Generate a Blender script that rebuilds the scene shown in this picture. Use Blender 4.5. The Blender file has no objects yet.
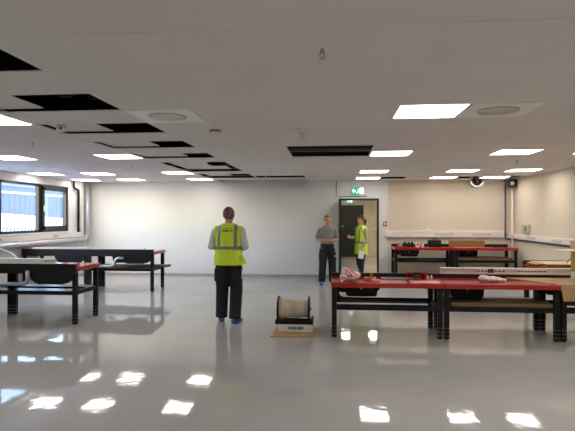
import bpy, bmesh, math, random
from mathutils import Vector, Matrix
random.seed(7)
R = math.radians
scene = bpy.context.scene
COL = scene.collection

# ------------------------------------------------------------------ materials
def lin(c):
    out = []
    for v in c:
        v = v / 255.0
        out.append(v / 12.92 if v <= 0.04045 else ((v + 0.055) / 1.055) ** 2.4)
    return (out[0], out[1], out[2], 1.0)

def mat(name, rgb, rough=0.6, metal=0.0, var=0.06, scale=8.0, bump=0.0, bscale=40.0, coat=0.0, stretch=None):
    m = bpy.data.materials.new(name)
    m.use_nodes = True
    nt = m.node_tree
    b = nt.nodes['Principled BSDF']
    b.inputs['Roughness'].default_value = rough
    b.inputs['Metallic'].default_value = metal
    b.inputs['Coat Weight'].default_value = coat
    tc = nt.nodes.new('ShaderNodeTexCoord')
    src = tc.outputs['Object']
    if stretch:
        mp = nt.nodes.new('ShaderNodeMapping')
        mp.inputs['Scale'].default_value = stretch
        nt.links.new(src, mp.inputs['Vector'])
        src = mp.outputs['Vector']
    c = lin(rgb)
    if var > 0:
        n = nt.nodes.new('ShaderNodeTexNoise')
        n.inputs['Scale'].default_value = scale
        n.inputs['Detail'].default_value = 4
        r = nt.nodes.new('ShaderNodeValToRGB')
        r.color_ramp.elements[0].position = 0.3
        r.color_ramp.elements[1].position = 0.7
        r.color_ramp.elements[0].color = (c[0] * (1 - var), c[1] * (1 - var), c[2] * (1 - var), 1)
        r.color_ramp.elements[1].color = (min(1, c[0] * (1 + var)), min(1, c[1] * (1 + var)), min(1, c[2] * (1 + var)), 1)
        nt.links.new(src, n.inputs['Vector'])
        nt.links.new(n.outputs['Fac'], r.inputs['Fac'])
        nt.links.new(r.outputs['Color'], b.inputs['Base Color'])
    else:
        b.inputs['Base Color'].default_value = c
    if bump > 0:
        n2 = nt.nodes.new('ShaderNodeTexNoise')
        n2.inputs['Scale'].default_value = bscale
        n2.inputs['Detail'].default_value = 3
        bp = nt.nodes.new('ShaderNodeBump')
        bp.inputs['Strength'].default_value = bump
        bp.inputs['Distance'].default_value = 0.02
        nt.links.new(src, n2.inputs['Vector'])
        nt.links.new(n2.outputs['Fac'], bp.inputs['Height'])
        nt.links.new(bp.outputs['Normal'], b.inputs['Normal'])
    return m

def emit(name, rgb, strength):
    m = bpy.data.materials.new(name)
    m.use_nodes = True
    nt = m.node_tree
    nt.nodes.remove(nt.nodes['Principled BSDF'])
    e = nt.nodes.new('ShaderNodeEmission')
    e.inputs['Color'].default_value = rgb if len(rgb) == 4 else (*rgb, 1)
    e.inputs['Strength'].default_value = strength
    nt.links.new(e.outputs['Emission'], nt.nodes['Material Output'].inputs['Surface'])
    return m

def glass_mat(name, tint=(1, 1, 1), gloss=0.08):
    m = bpy.data.materials.new(name)
    m.use_nodes = True
    nt = m.node_tree
    nt.nodes.remove(nt.nodes['Principled BSDF'])
    t = nt.nodes.new('ShaderNodeBsdfTransparent')
    t.inputs['Color'].default_value = (*tint, 1)
    g = nt.nodes.new('ShaderNodeBsdfGlossy')
    g.inputs['Roughness'].default_value = 0.02
    mx = nt.nodes.new('ShaderNodeMixShader')
    mx.inputs['Fac'].default_value = gloss
    nt.links.new(t.outputs['BSDF'], mx.inputs[1])
    nt.links.new(g.outputs['BSDF'], mx.inputs[2])
    nt.links.new(mx.outputs['Shader'], nt.nodes['Material Output'].inputs['Surface'])
    return m

def plastic_film(name, rgb, alpha):
    m = mat(name, rgb, 0.25, var=0.05, bump=0.6, bscale=30)
    m.node_tree.nodes['Principled BSDF'].inputs['Alpha'].default_value = alpha
    return m

M = {}
M['wall'] = mat('wall_paint', (222, 222, 221), 0.7, var=0.015, scale=1.5)
M['wall_warm'] = mat('wall_paint_warm', (224, 216, 204), 0.7, var=0.015, scale=1.5)
M['tile'] = mat('ceiling_tile', (222, 219, 215), 0.85, var=0.02, scale=3, bump=0.05, bscale=90)
M['grid'] = mat('ceiling_grid_steel', (220, 217, 212), 0.5, var=0.01)
M['plenum'] = mat('plenum_black', (16, 16, 17), 0.9, var=0.1)
M['diffuser'] = emit('lamp_diffuser', (1.0, 0.955, 0.89), 6.5)
M['diffuser_corridor'] = emit('lamp_diffuser_corridor', (1.0, 0.9, 0.74), 20)
M['lamp_frame'] = mat('lamp_frame', (235, 235, 232), 0.4, var=0.0)
M['white_plastic'] = mat('white_plastic', (226, 222, 216), 0.35, var=0.02)
M['cream_plastic'] = mat('cream_plastic', (214, 205, 192), 0.4, var=0.02)
M['black'] = mat('black_steel', (10, 10, 11), 0.5, 0.0, var=0.12, scale=5)
M['blackgloss'] = mat('black_gloss_steel', (13, 13, 15), 0.25, 0.0, var=0.1, scale=5)
M['darkgrey'] = mat('dark_grey', (52, 52, 54), 0.5, var=0.1)
M['red'] = mat('red_bench_laminate', (164, 26, 23), 0.14, var=0.05, scale=3, coat=0.3)
M['steel'] = mat('galvanised_steel', (178, 182, 186), 0.32, 0.85, var=0.08, scale=12)
M['pipe'] = mat('pipe_cladding', (176, 180, 184), 0.38, 0.35, var=0.06, scale=6)
for k_ in ('black', 'blackgloss'):
    M[k_].node_tree.nodes['Principled BSDF'].inputs['Specular IOR Level'].default_value = 0.3
M['bolt'] = mat('pale_bolt', (214, 214, 210), 0.4, 0.2, var=0.02)
M['brown_board'] = mat('brown_board', (122, 98, 72), 0.6, var=0.16, scale=6, stretch=(1, 10, 10))
M['card'] = mat('cardboard', (176, 142, 102), 0.75, var=0.07, scale=10)
M['card_dark'] = mat('cardboard_brown', (140, 104, 70), 0.75, var=0.08, scale=10)
M['card_pale'] = mat('cardboard_pale', (214, 190, 156), 0.75, var=0.06, scale=10)
M['white_card'] = mat('white_carton', (218, 214, 204), 0.6, var=0.03)
M['olive'] = mat('olive_yellow_carton', (176, 158, 34), 0.55, var=0.06)
M['pink_sheen'] = mat('pink_reflection', (224, 140, 124), 0.3, var=0.05)  # colour of the reflections painted on the red bench tops
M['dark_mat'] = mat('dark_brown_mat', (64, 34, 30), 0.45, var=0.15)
M['bag'] = mat('white_carrier_bag', (232, 212, 208), 0.35, var=0.04, bump=0.5, bscale=25)
M['bag_red'] = mat('bag_red_print', (206, 62, 54), 0.35, var=0.05)
M['bag_black'] = mat('bag_black_print', (36, 40, 56), 0.4, var=0.05)
M['clear_bag'] = plastic_film('clear_plastic_bag', (242, 222, 216), 0.92)
M['rope'] = mat('cream_cable', (196, 184, 162), 0.6, var=0.12, scale=30, stretch=(14, 1, 1))
M['blue'] = mat('blue_plastic', (46, 66, 102), 0.4, var=0.04)
M['blueink'] = mat('blue_print', (64, 112, 176), 0.5, var=0.03)
M['ink'] = mat('black_print', (28, 28, 30), 0.6, var=0.02)
M['orange'] = mat('orange_brown', (190, 92, 58), 0.5, var=0.08)
M['redplastic'] = mat('red_plastic', (178, 32, 30), 0.35, var=0.04)
M['pinkred'] = mat('pale_red', (206, 120, 110), 0.4, var=0.04)
M['vent_grey'] = mat('vent_grey', (84, 82, 79), 0.6, var=0.03)
M['wall_cream'] = mat('wall_paint_cream', (212, 199, 179), 0.7, var=0.015, scale=1.5)
M['skirting'] = mat('skirting_grey', (168, 166, 164), 0.4, var=0.02)
M['window_frame'] = mat('window_frame_anthracite', (16, 18, 23), 0.45, var=0.05)
M['glass'] = glass_mat('window_glass', (0.93, 0.96, 1.0), 0.06)
M['door_black'] = mat('door_black', (17, 20, 17), 0.4, var=0.06)
M['corridor_wall'] = mat('corridor_paint', (216, 206, 184), 0.7, var=0.02)
M['sign_green'] = emit('sign_green', lin((20, 150, 110)), 0.9)
M['sign_white'] = emit('sign_white', (0.80, 1.0, 0.93), 1.3)
M['skin1'] = mat('skin_ruddy', (196, 138, 116), 0.5, var=0.06, scale=14)
M['skin2'] = mat('skin_tan', (184, 128, 104), 0.5, var=0.06, scale=14)
M['skin3'] = mat('skin_fair', (206, 158, 134), 0.5, var=0.05, scale=14)
M['eye'] = mat('eye_dark', (40, 30, 28), 0.3, var=0.0)
M['lip'] = mat('lip', (166, 100, 90), 0.45, var=0.02)
M['hair_grey'] = mat('hair_grey_brown', (104, 86, 76), 0.7, var=0.25, scale=60, bump=0.4, bscale=120)
M['hair_dark'] = mat('hair_dark_brown', (48, 34, 28), 0.6, var=0.25, scale=60, bump=0.4, bscale=120)
M['hair_short'] = mat('hair_cropped', (62, 46, 40), 0.7, var=0.25, scale=60, bump=0.4, bscale=120)
M['vest'] = mat('vest_yellow_green', (216, 242, 60), 0.6, var=0.05, scale=7, bump=0.25, bscale=9)
M['reflect'] = mat('vest_reflective_band', (128, 130, 112), 0.35, 0.1, var=0.05)
M['vest_print'] = mat('vest_dark_print', (74, 92, 22), 0.6, var=0.02)
M['shirt_pale'] = mat('shirt_pale_blue_grey', (206, 210, 216), 0.75, var=0.04, bump=0.2, bscale=10)
M['tee'] = mat('tee_grey', (124, 124, 122), 0.8, var=0.06, bump=0.25, bscale=9)
M['jumper'] = mat('jumper_beige_grey', (176, 168, 152), 0.8, var=0.05, bump=0.2, bscale=10)
M['trouser'] = mat('trouser_black', (17, 17, 20), 0.8, var=0.15, bump=0.3, bscale=9)
M['jeans'] = mat('jeans_navy', (34, 44, 66), 0.8, var=0.12, bump=0.25, bscale=9)
M['overshoe'] = mat('overshoe_blue', (48, 106, 170), 0.4, var=0.08, bump=0.4, bscale=30)
M['paper'] = mat('paper_white', (236, 234, 228), 0.6, var=0.01)
M['copper'] = mat('copper_inside', (170, 104, 76), 0.45, 0.3, var=0.1)
M['cladding'] = mat('outside_cladding', (88, 99, 122), 0.5, var=0.03)
M['clad_white'] = mat('outside_white', (236, 240, 244), 0.6, var=0.02)
M['clad_pale'] = mat('outside_pale_blue', (112, 126, 152), 0.5, var=0.03)
M['ground'] = mat('outside_paving', (206, 210, 214), 0.8, var=0.06)

def floor_material():
    m = bpy.data.materials.new('epoxy_floor')
    m.use_nodes = True
    nt = m.node_tree
    b = nt.nodes['Principled BSDF']
    tc = nt.nodes.new('ShaderNodeTexCoord')
    n = nt.nodes.new('ShaderNodeTexNoise'); n.inputs['Scale'].default_value = 0.7; n.inputs['Detail'].default_value = 6
    r = nt.nodes.new('ShaderNodeValToRGB')
    r.color_ramp.elements[0].position = 0.3; r.color_ramp.elements[1].position = 0.75
    r.color_ramp.elements[0].color = lin((166, 164, 162)); r.color_ramp.elements[1].color = lin((182, 180, 178))
    nt.links.new(tc.outputs['Object'], n.inputs['Vector'])
    nt.links.new(n.outputs['Fac'], r.inputs['Fac'])
    nt.links.new(r.outputs['Color'], b.inputs['Base Color'])
    n2 = nt.nodes.new('ShaderNodeTexNoise'); n2.inputs['Scale'].default_value = 2.6; n2.inputs['Detail'].default_value = 3
    r2 = nt.nodes.new('ShaderNodeMapRange')
    r2.inputs['To Min'].default_value = 0.015; r2.inputs['To Max'].default_value = 0.07
    nt.links.new(tc.outputs['Object'], n2.inputs['Vector'])
    nt.links.new(n2.outputs['Fac'], r2.inputs['Value'])
    nt.links.new(r2.outputs['Result'], b.inputs['Roughness'])
    n3 = nt.nodes.new('ShaderNodeTexNoise'); n3.inputs['Scale'].default_value = 5.0; n3.inputs['Detail'].default_value = 2
    bp = nt.nodes.new('ShaderNodeBump'); bp.inputs['Strength'].default_value = 0.035; bp.inputs['Distance'].default_value = 0.03
    nt.links.new(tc.outputs['Object'], n3.inputs['Vector'])
    nt.links.new(n3.outputs['Fac'], bp.inputs['Height'])
    nt.links.new(bp.outputs['Normal'], b.inputs['Normal'])
    b.inputs['IOR'].default_value = 1.33
    return m
M['floor'] = floor_material()

# ------------------------------------------------------------------ mesh building
class MB:
    """collects geometry for ONE mesh object"""
    def __init__(self):
        self.bm = bmesh.new()
    def _tag(self, faces, mi):
        for f in faces:
            f.material_index = mi
    def box(self, x0, x1, y0, y1, z0, z1, mi=0, bevel=0.0):
        vs = [self.bm.verts.new(p) for p in ((x0, y0, z0), (x1, y0, z0), (x1, y1, z0), (x0, y1, z0), (x0, y0, z1), (x1, y0, z1), (x1, y1, z1), (x0, y1, z1))]
        fs = [self.bm.faces.new([vs[i] for i in q]) for q in ((3, 2, 1, 0), (4, 5, 6, 7), (0, 1, 5, 4), (1, 2, 6, 5), (2, 3, 7, 6), (3, 0, 4, 7))]
        self._tag(fs, mi)
        if bevel > 0:
            es = list({e for f in fs for e in f.edges})
            rr = bmesh.ops.bevel(self.bm, geom=es, offset=bevel, segments=2, affect='EDGES', profile=0.5)
            self._tag(rr['faces'], mi)
        return self
    def poly(self, pts, depth, axis='y', mi=0):
        """prism: outline pts (a,b) extruded along axis from depth[0] to depth[1]"""
        def P(a, b, d):
            return {'y': (a, d, b), 'x': (d, a, b), 'z': (a, b, d)}[axis]
        lo = [self.bm.verts.new(P(a, b, depth[0])) for a, b in pts]
        hi = [self.bm.verts.new(P(a, b, depth[1])) for a, b in pts]
        fs = [self.bm.faces.new(lo), self.bm.faces.new(hi[::-1])]
        n = len(pts)
        for i in range(n):
            fs.append(self.bm.faces.new([lo[i], hi[i], hi[(i + 1) % n], lo[(i + 1) % n]]))
        bmesh.ops.recalc_face_normals(self.bm, faces=fs)
        self._tag(fs, mi)
        return self
    def loft(self, pts, radii, seg=12, mi=0, caps=True, up=None):
        pts = [Vector(p) for p in pts]
        rings = []
        prev = None
        for i, p in enumerate(pts):
            a = pts[max(0, i - 1)]; b = pts[min(len(pts) - 1, i + 1)]
            t = (b - a).normalized()
            if prev is None:
                u = Vector(up) if up else (Vector((1, 0, 0)) if abs(t.x) < 0.8 else Vector((0, 1, 0)))
            else:
                u = prev
            u = (u - t * u.dot(t)).normalized()
            v = t.cross(u)
            prev = u
            r = radii[i] if isinstance(radii, (list, tuple)) else radii
            ra, rb = r if isinstance(r, (list, tuple)) else (r, r)
            rings.append([self.bm.verts.new(p + u * (ra * math.cos(2 * math.pi * k / seg)) + v * (rb * math.sin(2 * math.pi * k / seg))) for k in range(seg)])
        fs = []
        for A, B in zip(rings[:-1], rings[1:]):
            for k in range(seg):
                fs.append(self.bm.faces.new([A[k], A[(k + 1) % seg], B[(k + 1) % seg], B[k]]))
        for f in fs:
            f.smooth = True
        if caps:
            fs.append(self.bm.faces.new(rings[0][::-1]))
            fs.append(self.bm.faces.new(rings[-1]))
        self._tag(fs, mi)
        return self
    def cyl(self, p0, p1, r, seg=16, mi=0):
        return self.loft([p0, p1], [r, r], seg, mi)
    def tube(self, path, r, seg=10, mi=0, round_=0.0):
        pts = [Vector(p) for p in path]
        if round_ > 0:
            out = [pts[0]]
            for i in range(1, len(pts) - 1):
                a, b, c = pts[i - 1], pts[i], pts[i + 1]
                d1 = min(round_, (a - b).length * 0.49); d2 = min(round_, (c - b).length * 0.49)
                s_ = b + (a - b).normalized() * d1; e_ = b + (c - b).normalized() * d2
                for k in range(7):
                    t = k / 6
                    out.append(s_ * (1 - t) ** 2 + b * 2 * t * (1 - t) + e_ * t ** 2)
            out.append(pts[-1])
            pts = out
        return self.loft(pts, [r] * len(pts), seg, mi)
    def lathe(self, prof, c=(0, 0, 0), axis='z', seg=24, mi=0, loop=False):
        """prof: (radius, height) pairs, revolved round an axis through c"""
        c = Vector(c); rings = []
        for r, h in prof:
            ring = []
            for k in range(seg):
                a = 2 * math.pi * k / seg
                p = {'z': (r * math.cos(a), r * math.sin(a), h), 'x': (h, r * math.cos(a), r * math.sin(a)), 'y': (r * math.sin(a), h, r * math.cos(a))}[axis]
                ring.append(self.bm.verts.new(c + Vector(p)))
            rings.append(ring)
        fs = []
        for A, B in zip(rings if loop else rings[:-1], rings[1:] + rings[:1] if loop else rings[1:]):
            for k in range(seg):
                fs.append(self.bm.faces.new([A[k], A[(k + 1) % seg], B[(k + 1) % seg], B[k]]))
        if not loop:
            fs.append(self.bm.faces.new(rings[0][::-1])); fs.append(self.bm.faces.new(rings[-1]))
        self._tag(fs, mi)
        return self
    def ball(self, c, r, mi=0, rot=None, sub=3, fn=None):
        res = bmesh.ops.create_icosphere(self.bm, subdivisions=sub, radius=1.0)
        r = r if isinstance(r, (tuple, list)) else (r, r, r)
        mtx = rot.to_matrix() if rot else None
        for v in res['verts']:
            p = Vector((v.co.x * r[0], v.co.y * r[1], v.co.z * r[2]))
            if fn: p = fn(p)
            if mtx: p = mtx @ p
            v.co = p + Vector(c)
        fs = {f for v in res['verts'] for f in v.link_faces}
        for f in fs: f.smooth = True
        self._tag(fs, mi)
        return self
    def build(self, name, mats, parent=None, loc=None, rot=None, smooth=False):
        me = bpy.data.meshes.new(name)
        bmesh.ops.recalc_face_normals(self.bm, faces=self.bm.faces[:])
        if smooth:
            for f in self.bm.faces: f.smooth = True
        self.bm.to_mesh(me); self.bm.free()
        for m in (mats if isinstance(mats, (list, tuple)) else [mats]):
            me.materials.append(m)
        o = bpy.data.objects.new(name, me)
        COL.objects.link(o)
        if parent: o.parent = parent
        if loc: o.location = loc
        if rot: o.rotation_euler = rot
        return o

def tag(o, label=None, cat=None, group=None, kind=None):
    if label: o['label'] = label
    if cat: o['category'] = cat
    if group: o['group'] = group
    if kind: o['kind'] = kind
    return o

def thing(name, label, cat, loc=(0, 0, 0), rz=0.0, group=None):
    o = bpy.data.objects.new(name, None)
    o.empty_display_size = 0.1
    COL.objects.link(o)
    o.location = loc; o.rotation_euler = (0, 0, rz)
    return tag(o, label, cat, group)

def children(o):
    return [c for c in COL.objects if c.parent == o]

def copy_tree(o, parent=None):
    c = o.copy(); COL.objects.link(c)
    if parent: c.parent = parent
    for ch in children(o):
        copy_tree(ch, c)
    return c

def struct(name, mb, m, parent=None):
    o = mb.build(name, m, parent)
    if parent is None: o['kind'] = 'structure'
    return o

# ------------------------------------------------------------------ the room
XL, XR, YB, YF, H = -6.78, 4.55, 13.30, -3.525, 2.54
floor_mb = MB().box(XL - 0.25, XR + 0.25, YF - 0.2, 20.3, -0.12, 0.0)
struct('floor', floor_mb, M['floor'])

# ceiling: tiles on a 1.2 m x 0.6 m grid, with cells left open
xe = [XL] + [0.555 + 1.2 * k for k in range(-6, 4)] + [XR]
ye = [2.475 + 0.6 * k for k in range(-10, 18)] + [YB]
def row(y): return min(range(len(ye)), key=lambda i: abs(ye[i] - y))
def colm(x): return min(range(len(xe)), key=lambda i: abs(xe[i] - x))
gap = {}                                        # (column, row) -> list of (x0, x1) spans without a tile
def open_span(x0, x1, y):
    gap.setdefault((None, row(y)), []).append((x0, x1))
LAMP_HALF = 0.6
lamp_spots = [  # x of left edge, y of near edge, label, group
    (0.555, 4.275, 'square lit ceiling panel nearest the camera, right of centre'),
    (-3.645, 4.275, 'square lit ceiling panel cut by the left edge of the photo, nearest row'),
    (0.555, 7.275, 'square lit ceiling panel at the right end of the wide black ceiling opening'),
    (2.355, 7.275, 'square lit ceiling panel alone over the right benches, second row from camera'),
    (3.555, 7.275, 'square lit ceiling panel cut by the right edge of the photo'),
    (-3.645, 7.275, 'square lit ceiling panel left of the narrow dark openings, second row from camera'),
    (-5.445, 7.275, 'square lit ceiling panel over the front left bench, second row from camera'),
    (0.555, 10.275, 'square lit ceiling panel in front of the exit sign, third row from camera'),
    (2.355, 10.275, 'square lit ceiling panel in the third row, second from the right wall'),
    (3.555, 10.275, 'square lit ceiling panel in the third row, closest to the right wall'),
    (-3.645, 10.275, 'square lit ceiling panel in the third row beside the cluster of dark openings'),
    (-5.445, 10.275, 'square lit ceiling panel in the third row, second from the window wall'),
    (-6.645, 10.275, 'square lit ceiling panel in the third row right beside the window'),
    (0.555, 12.075, 'square lit ceiling panel closest to the exit sign, in the far row'),
    (2.355, 12.075, 'square lit ceiling panel in the far row left of the round duct end'),
    (3.555, 12.075, 'square lit ceiling panel in the far row beside the corner fan'),
    (-3.645, 12.075, 'square lit ceiling panel in the far row behind the cluster of dark openings'),
    (-5.445, 12.075, 'square lit ceiling panel in the far row, second from the window wall'),
    (-6.645, 12.075, 'square lit ceiling panel in the far left corner above the wall pipes'),
]
for yy, where in ((4.275, 'in the nearest row, outside the photo'), (1.275, 'overhead beside the camera, outside the photo'), (-1.725, 'behind the camera, outside the photo')):
    for xx, wx in ((-5.445, 'near the window wall'), (-3.645, 'left of the middle'), (0.555, 'right of the middle'), (2.355, 'over the right side'), (3.555, 'near the right wall')):
        if not any(abs(a[0] - xx) < 0.1 and abs(a[1] - yy) < 0.1 for a in lamp_spots):
            lamp_spots.append((xx, yy, 'square lit ceiling panel %s %s' % (wx, where)))
for x, y, l in lamp_spots:
    open_span(x, x + LAMP_HALF, y)
voids = [(-3.045, -1.845, 2.475), (-3.045, -1.845, 3.675), (-3.045, -1.845, 4.875), (-3.045, -1.845, 6.075), (-3.045, -1.845, 7.275),
         (-3.045, -1.845, 8.475), (-3.045, -1.845, 9.075), (-3.045, -1.845, 9.675), (-3.045, -1.845, 10.875), (-3.045, -1.845, 11.475),
         (-1.845, -0.645, 11.475), (-3.045, -0.645, 12.675), (-0.645, 0.555, 6.675), (-0.645, 0.555, 7.275),
         (1.155, 1.755, 12.075), (2.955, 3.555, 12.075), (4.155, XR, 12.075), (3.46, 3.90, 12.675)]
for x0, x1, y in voids:
    open_span(x0, x1, y)
vents = [(-1.845, 4.275), (1.155, 4.275)]
for x, y in vents:
    open_span(x, x + 0.6, y)

cb = MB(); cg = MB()
T = 0.006
for j in range(len(ye) - 1):
    spans_open = []
    for k, v in gap.items():
        if k[1] == j: spans_open += v
    for i in range(len(xe) - 1):
        a, b = xe[i], xe[i + 1]
        cuts = [a, b]
        for s0, s1 in spans_open:
            for s in (s0, s1):
                if a + 0.01 < s < b - 0.01: cuts.append(s)
        cuts = sorted(set(cuts))
        for c0, c1 in zip(cuts[:-1], cuts[1:]):
            mid = 0.5 * (c0 + c1)
            if any(s0 < mid < s1 for s0, s1 in spans_open): continue
            cb.box(c0 + 0.002, c1 - 0.002, ye[j] + 0.0025, ye[j + 1] - 0.0025, H, H + T)
for x in xe[1:-1]:
    cg.box(x - 0.012, x + 0.012, YF, YB, H - 0.002, H + 0.012)
for j, y in enumerate(ye[1:-1]):
    cg.box(XL, XR, y - 0.002, y + 0.002, H + 0.0045, H + 0.009)
ceil = struct('ceiling', cb, M['tile'])
struct('ceiling_grid', cg, M['grid'], ceil)
pl = MB().box(XL - 0.2, XR + 0.2, YF - 0.2, YB + 0.2, 3.25, 3.35)
struct('roof_slab', pl, M['plenum'], ceil)
# black lining of the space above the tiles
pw = MB()
pw.box(XL - 0.02, XL + 0.02, YF, YB, H + 0.05, 3.25); pw.box(XR - 0.02, XR + 0.02, YF, YB, H + 0.05, 3.25)
pw.box(XL, XR, YB - 0.02, YB + 0.02, H + 0.05, 3.25); pw.box(XL, XR, YF - 0.02, YF + 0.02, H + 0.05, 3.25)
struct('plenum_lining', pw, M['plenum'], ceil)

# walls
WT = 0.18
wb = MB()
DX0, DX1, DH = 0.165, 1.185, 2.045
wb.box(XL - WT, DX0, YB, YB + 0.14, 0, 3.3)
wb.box(DX1, 1.42, YB, YB + 0.14, 0, 3.3)
wb.box(DX0, DX1, YB, YB + 0.14, DH, 3.3)
struct('wall_back', wb, M['wall'])
struct('wall_back_right', MB().box(1.42, XR + WT, YB, YB + 0.14, 0, 3.3), M['wall_cream'])
struct('wall_right', MB().box(XR, XR + WT, YF, YB, 0, 3.3), M['wall_cream'])
struct('wall_front', MB().box(XL - WT, XR + WT, YF - WT, YF, 0, 3.3), M['wall'])
WY0, WY1, WZ0, WZ1 = 6.6, 12.30, 1.23, 2.36
wl = MB()
wl.box(XL - 0.13, XL, YF, YB, 0, WZ0); wl.box(XL - 0.13, XL, YF, YB, WZ1, 3.3)
wl.box(XL - 0.13, XL, YF, WY0, WZ0, WZ1); wl.box(XL - 0.13, XL, WY1, YB, WZ0, WZ1)
struct('wall_left', wl, M['wall'])
struct('baseboard_back', MB().box(XL, DX0 - 0.02, YB - 0.014, YB, 0, 0.055).box(DX1 + 0.02, XR, YB - 0.014, YB, 0, 0.055), M['skirting'])
struct('baseboard_right', MB().box(XR - 0.014, XR, YF, YB - 0.014, 0, 0.055), M['skirting'])
struct('baseboard_left', MB().box(XL, XL + 0.014, YF, YB - 0.014, 0, 0.055), M['skirting'])

# window: black frame, one fixed pane and one opening sash in view, a third pane out of frame
wf = MB()
fx0, fx1 = XL - 0.10, XL - 0.02
wf.box(fx0, fx1, WY0, WY1, WZ0, WZ0 + 0.055); wf.box(fx0, fx1, WY0, WY1, WZ1 - 0.055, WZ1)
for y in (WY0, WY1 - 0.06): wf.box(fx0, fx1, y, y + 0.06, WZ0, WZ1)
for y in (9.60, 11.02): wf.box(fx0, fx1, y, y + 0.12, WZ0, WZ1)
win = struct('window_1', wf, M['window_frame'])
sa = MB()
s0, s1 = 11.14, WY1 - 0.06
sa.box(fx0 + 0.02, fx1 + 0.035, s0, s0 + 0.085, WZ0 + 0.05, WZ1 - 0.05); sa.box(fx0 + 0.02, fx1 + 0.035, s1 - 0.085, s1, WZ0 + 0.05, WZ1 - 0.05)
sa.box(fx0 + 0.02, fx1 + 0.035, s0, s1, WZ0 + 0.05, WZ0 + 0.14); sa.box(fx0 + 0.02, fx1 + 0.035, s0, s1, WZ1 - 0.14, WZ1 - 0.05)
sash = struct('opening_sash', sa, M['window_frame'], win)
struct('sash_handle', MB().box(fx1 + 0.036, fx1 + 0.06, s0 + 0.03, s0 + 0.055, 1.72, 1.86, bevel=0.004), M['white_plastic'], sash)
for a, b in ((WY0 + 0.06, 9.60), (9.72, 11.02), (s0 + 0.085, s1 - 0.085)):
    struct('window_pane', MB().box(fx0 + 0.035, fx0 + 0.045, a, b, WZ0 + 0.055, WZ1 - 0.055), M['glass'], win)
struct('window_sill', MB().box(XL - 0.02, XL + 0.05, WY0, WY1 + 0.05, WZ0 - 0.035, WZ0), M['white_plastic'], win)

# next room, seen through the door
CY1 = 20.0
cw = MB()
cw.box(-1.6, 0.28, CY1, CY1 + 0.15, 0, 2.7).box(1.21, 2.6, CY1, CY1 + 0.15, 0, 2.7).box(0.28, 1.21, CY1, CY1 + 0.15, 2.05, 2.7)
struct('wall_corridor_far', cw, M['corridor_wall'])
struct('wall_corridor_left', MB().box(-1.75, -1.6, YB + 0.14, CY1 + 0.15, 0, 2.7), M['corridor_wall'])
struct('wall_corridor_right', MB().box(2.6, 2.75, YB + 0.14, CY1 + 0.15, 0, 2.7), M['corridor_wall'])
struct('ceiling_corridor', MB().box(-1.75, 2.75, YB + 0.14, CY1 + 0.15, 2.56, 2.7), M['tile'])
d2 = struct('door_2', MB().box(0.28, 1.21, CY1 + 0.02, CY1 + 0.08, 0.0, 2.05), M['door_black'])
struct('door_handle', MB().tube([(0.38, CY1 + 0.02, 1.05), (0.38, CY1 - 0.04, 1.05), (0.50, CY1 - 0.04, 1.05)], 0.011), M['steel'], d2)
for k, (x, y) in enumerate(((0.43, 17.6), (1.40, 17.6), (0.43, 15.0), (1.40, 15.0))):
    t = thing('ceiling_light', ['square light panel in the next room ahead of its dark door, left one', 'square light panel in the next room ahead of its dark door, right one',
                                'square light panel just past the doorway in the next room, left one', 'square light panel just past the doorway in the next room, right one'][k], 'ceiling light', (x, y, 2.545), 0, 'ceiling lights in the next room')
    MB().box(-0.2, 0.2, -0.3, 0.3, 0.0, 0.014).build('frame', M['lamp_frame'], t)
    MB().box(-0.14, 0.14, -0.27, 0.27, -0.004, 0.0).build('diffuser', M['diffuser_corridor'], t)

# door of the room: black frame and a leaf standing open into the room, seen edge-on
df = MB()
df.box(DX0 - 0.02, DX0 + 0.03, YB - 0.02, YB + 0.16, 0, DH + 0.03); df.box(DX1 - 0.03, DX1 + 0.015, YB - 0.02, YB + 0.16, 0, DH + 0.03)
df.box(DX0, DX1, YB - 0.02, YB + 0.16, DH - 0.02, DH + 0.03)
d1 = struct('door_1', df, M['door_black'])
leaf = struct('door_leaf', MB().box(0.15, 0.20, 12.24, YB - 0.025, 0.012, 2.035), M['door_black'], d1)
struct('door_handle', MB().tube([(0.20, 12.32, 1.36), (0.25, 12.32, 1.36), (0.25, 12.44, 1.36)], 0.013), M['steel'], leaf)

# outside the window: neighbouring clad building and a low white roof
ob = MB()
for k in range(240):
    y = 6 + k * 0.25
    ob.box(-19.0, -18.6 + (0.012 if k % 2 else 0.0), y, y + 0.25, 0.2, 2.94)
ob.box(-19.0, -18.55, 6, 66, 2.94, 3.05, 1); ob.box(-19.0, -18.6, 6, 66, 3.05, 3.34); ob.box(-19.0, -18.5, 6, 66, 3.34, 3.52, 2)
ob.box(-18.6, -18.45, 30.6, 31.0, 0.2, 2.94, 2); ob.box(-18.6, -18.45, 33.2, 33.9, 0.2, 2.94, 2)
tag(ob.build('clad_building', [M['cladding'], M['clad_white'], M['clad_pale']]), 'blue-grey clad building with a white stripe seen outside the window', 'building')
lr = MB().poly([(18, 0.0), (50, 0.0), (50, 0.70), (36, 0.90), (31, 1.13), (28.6, 1.45), (18, 1.95)], (-18.3, -15.5), 'x')
tag(lr.build('low_annex', M['clad_white']), 'low bright white annex with a sloping top outside the window', 'building')
t = thing('lattice_fence', 'dark diagonal lattice railing outside the window at lower left', 'fence', (-15.2, 0, 0))
MB().box(-0.03, 0.03, 20.0, 26.5, 0.0, 0.45).build('base_wall', M['clad_white'], t)
lt = MB()
for k in range(22):
    y = 20.2 + k * 0.28
    lt.loft([(0, y, 0.45), (0, y + 0.30, 1.10)], [0.022, 0.022], 6)
lt.build('lattice', M['darkgrey'], t)
MB().box(-0.03, 0.03, 20.0, 26.5, 1.10, 1.14).build('top_rail', M['clad_white'], t)
struct('outside_ground', MB().box(-40, XL - 0.27, -6, 45, -0.2, 0.0), M['ground'])

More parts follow.
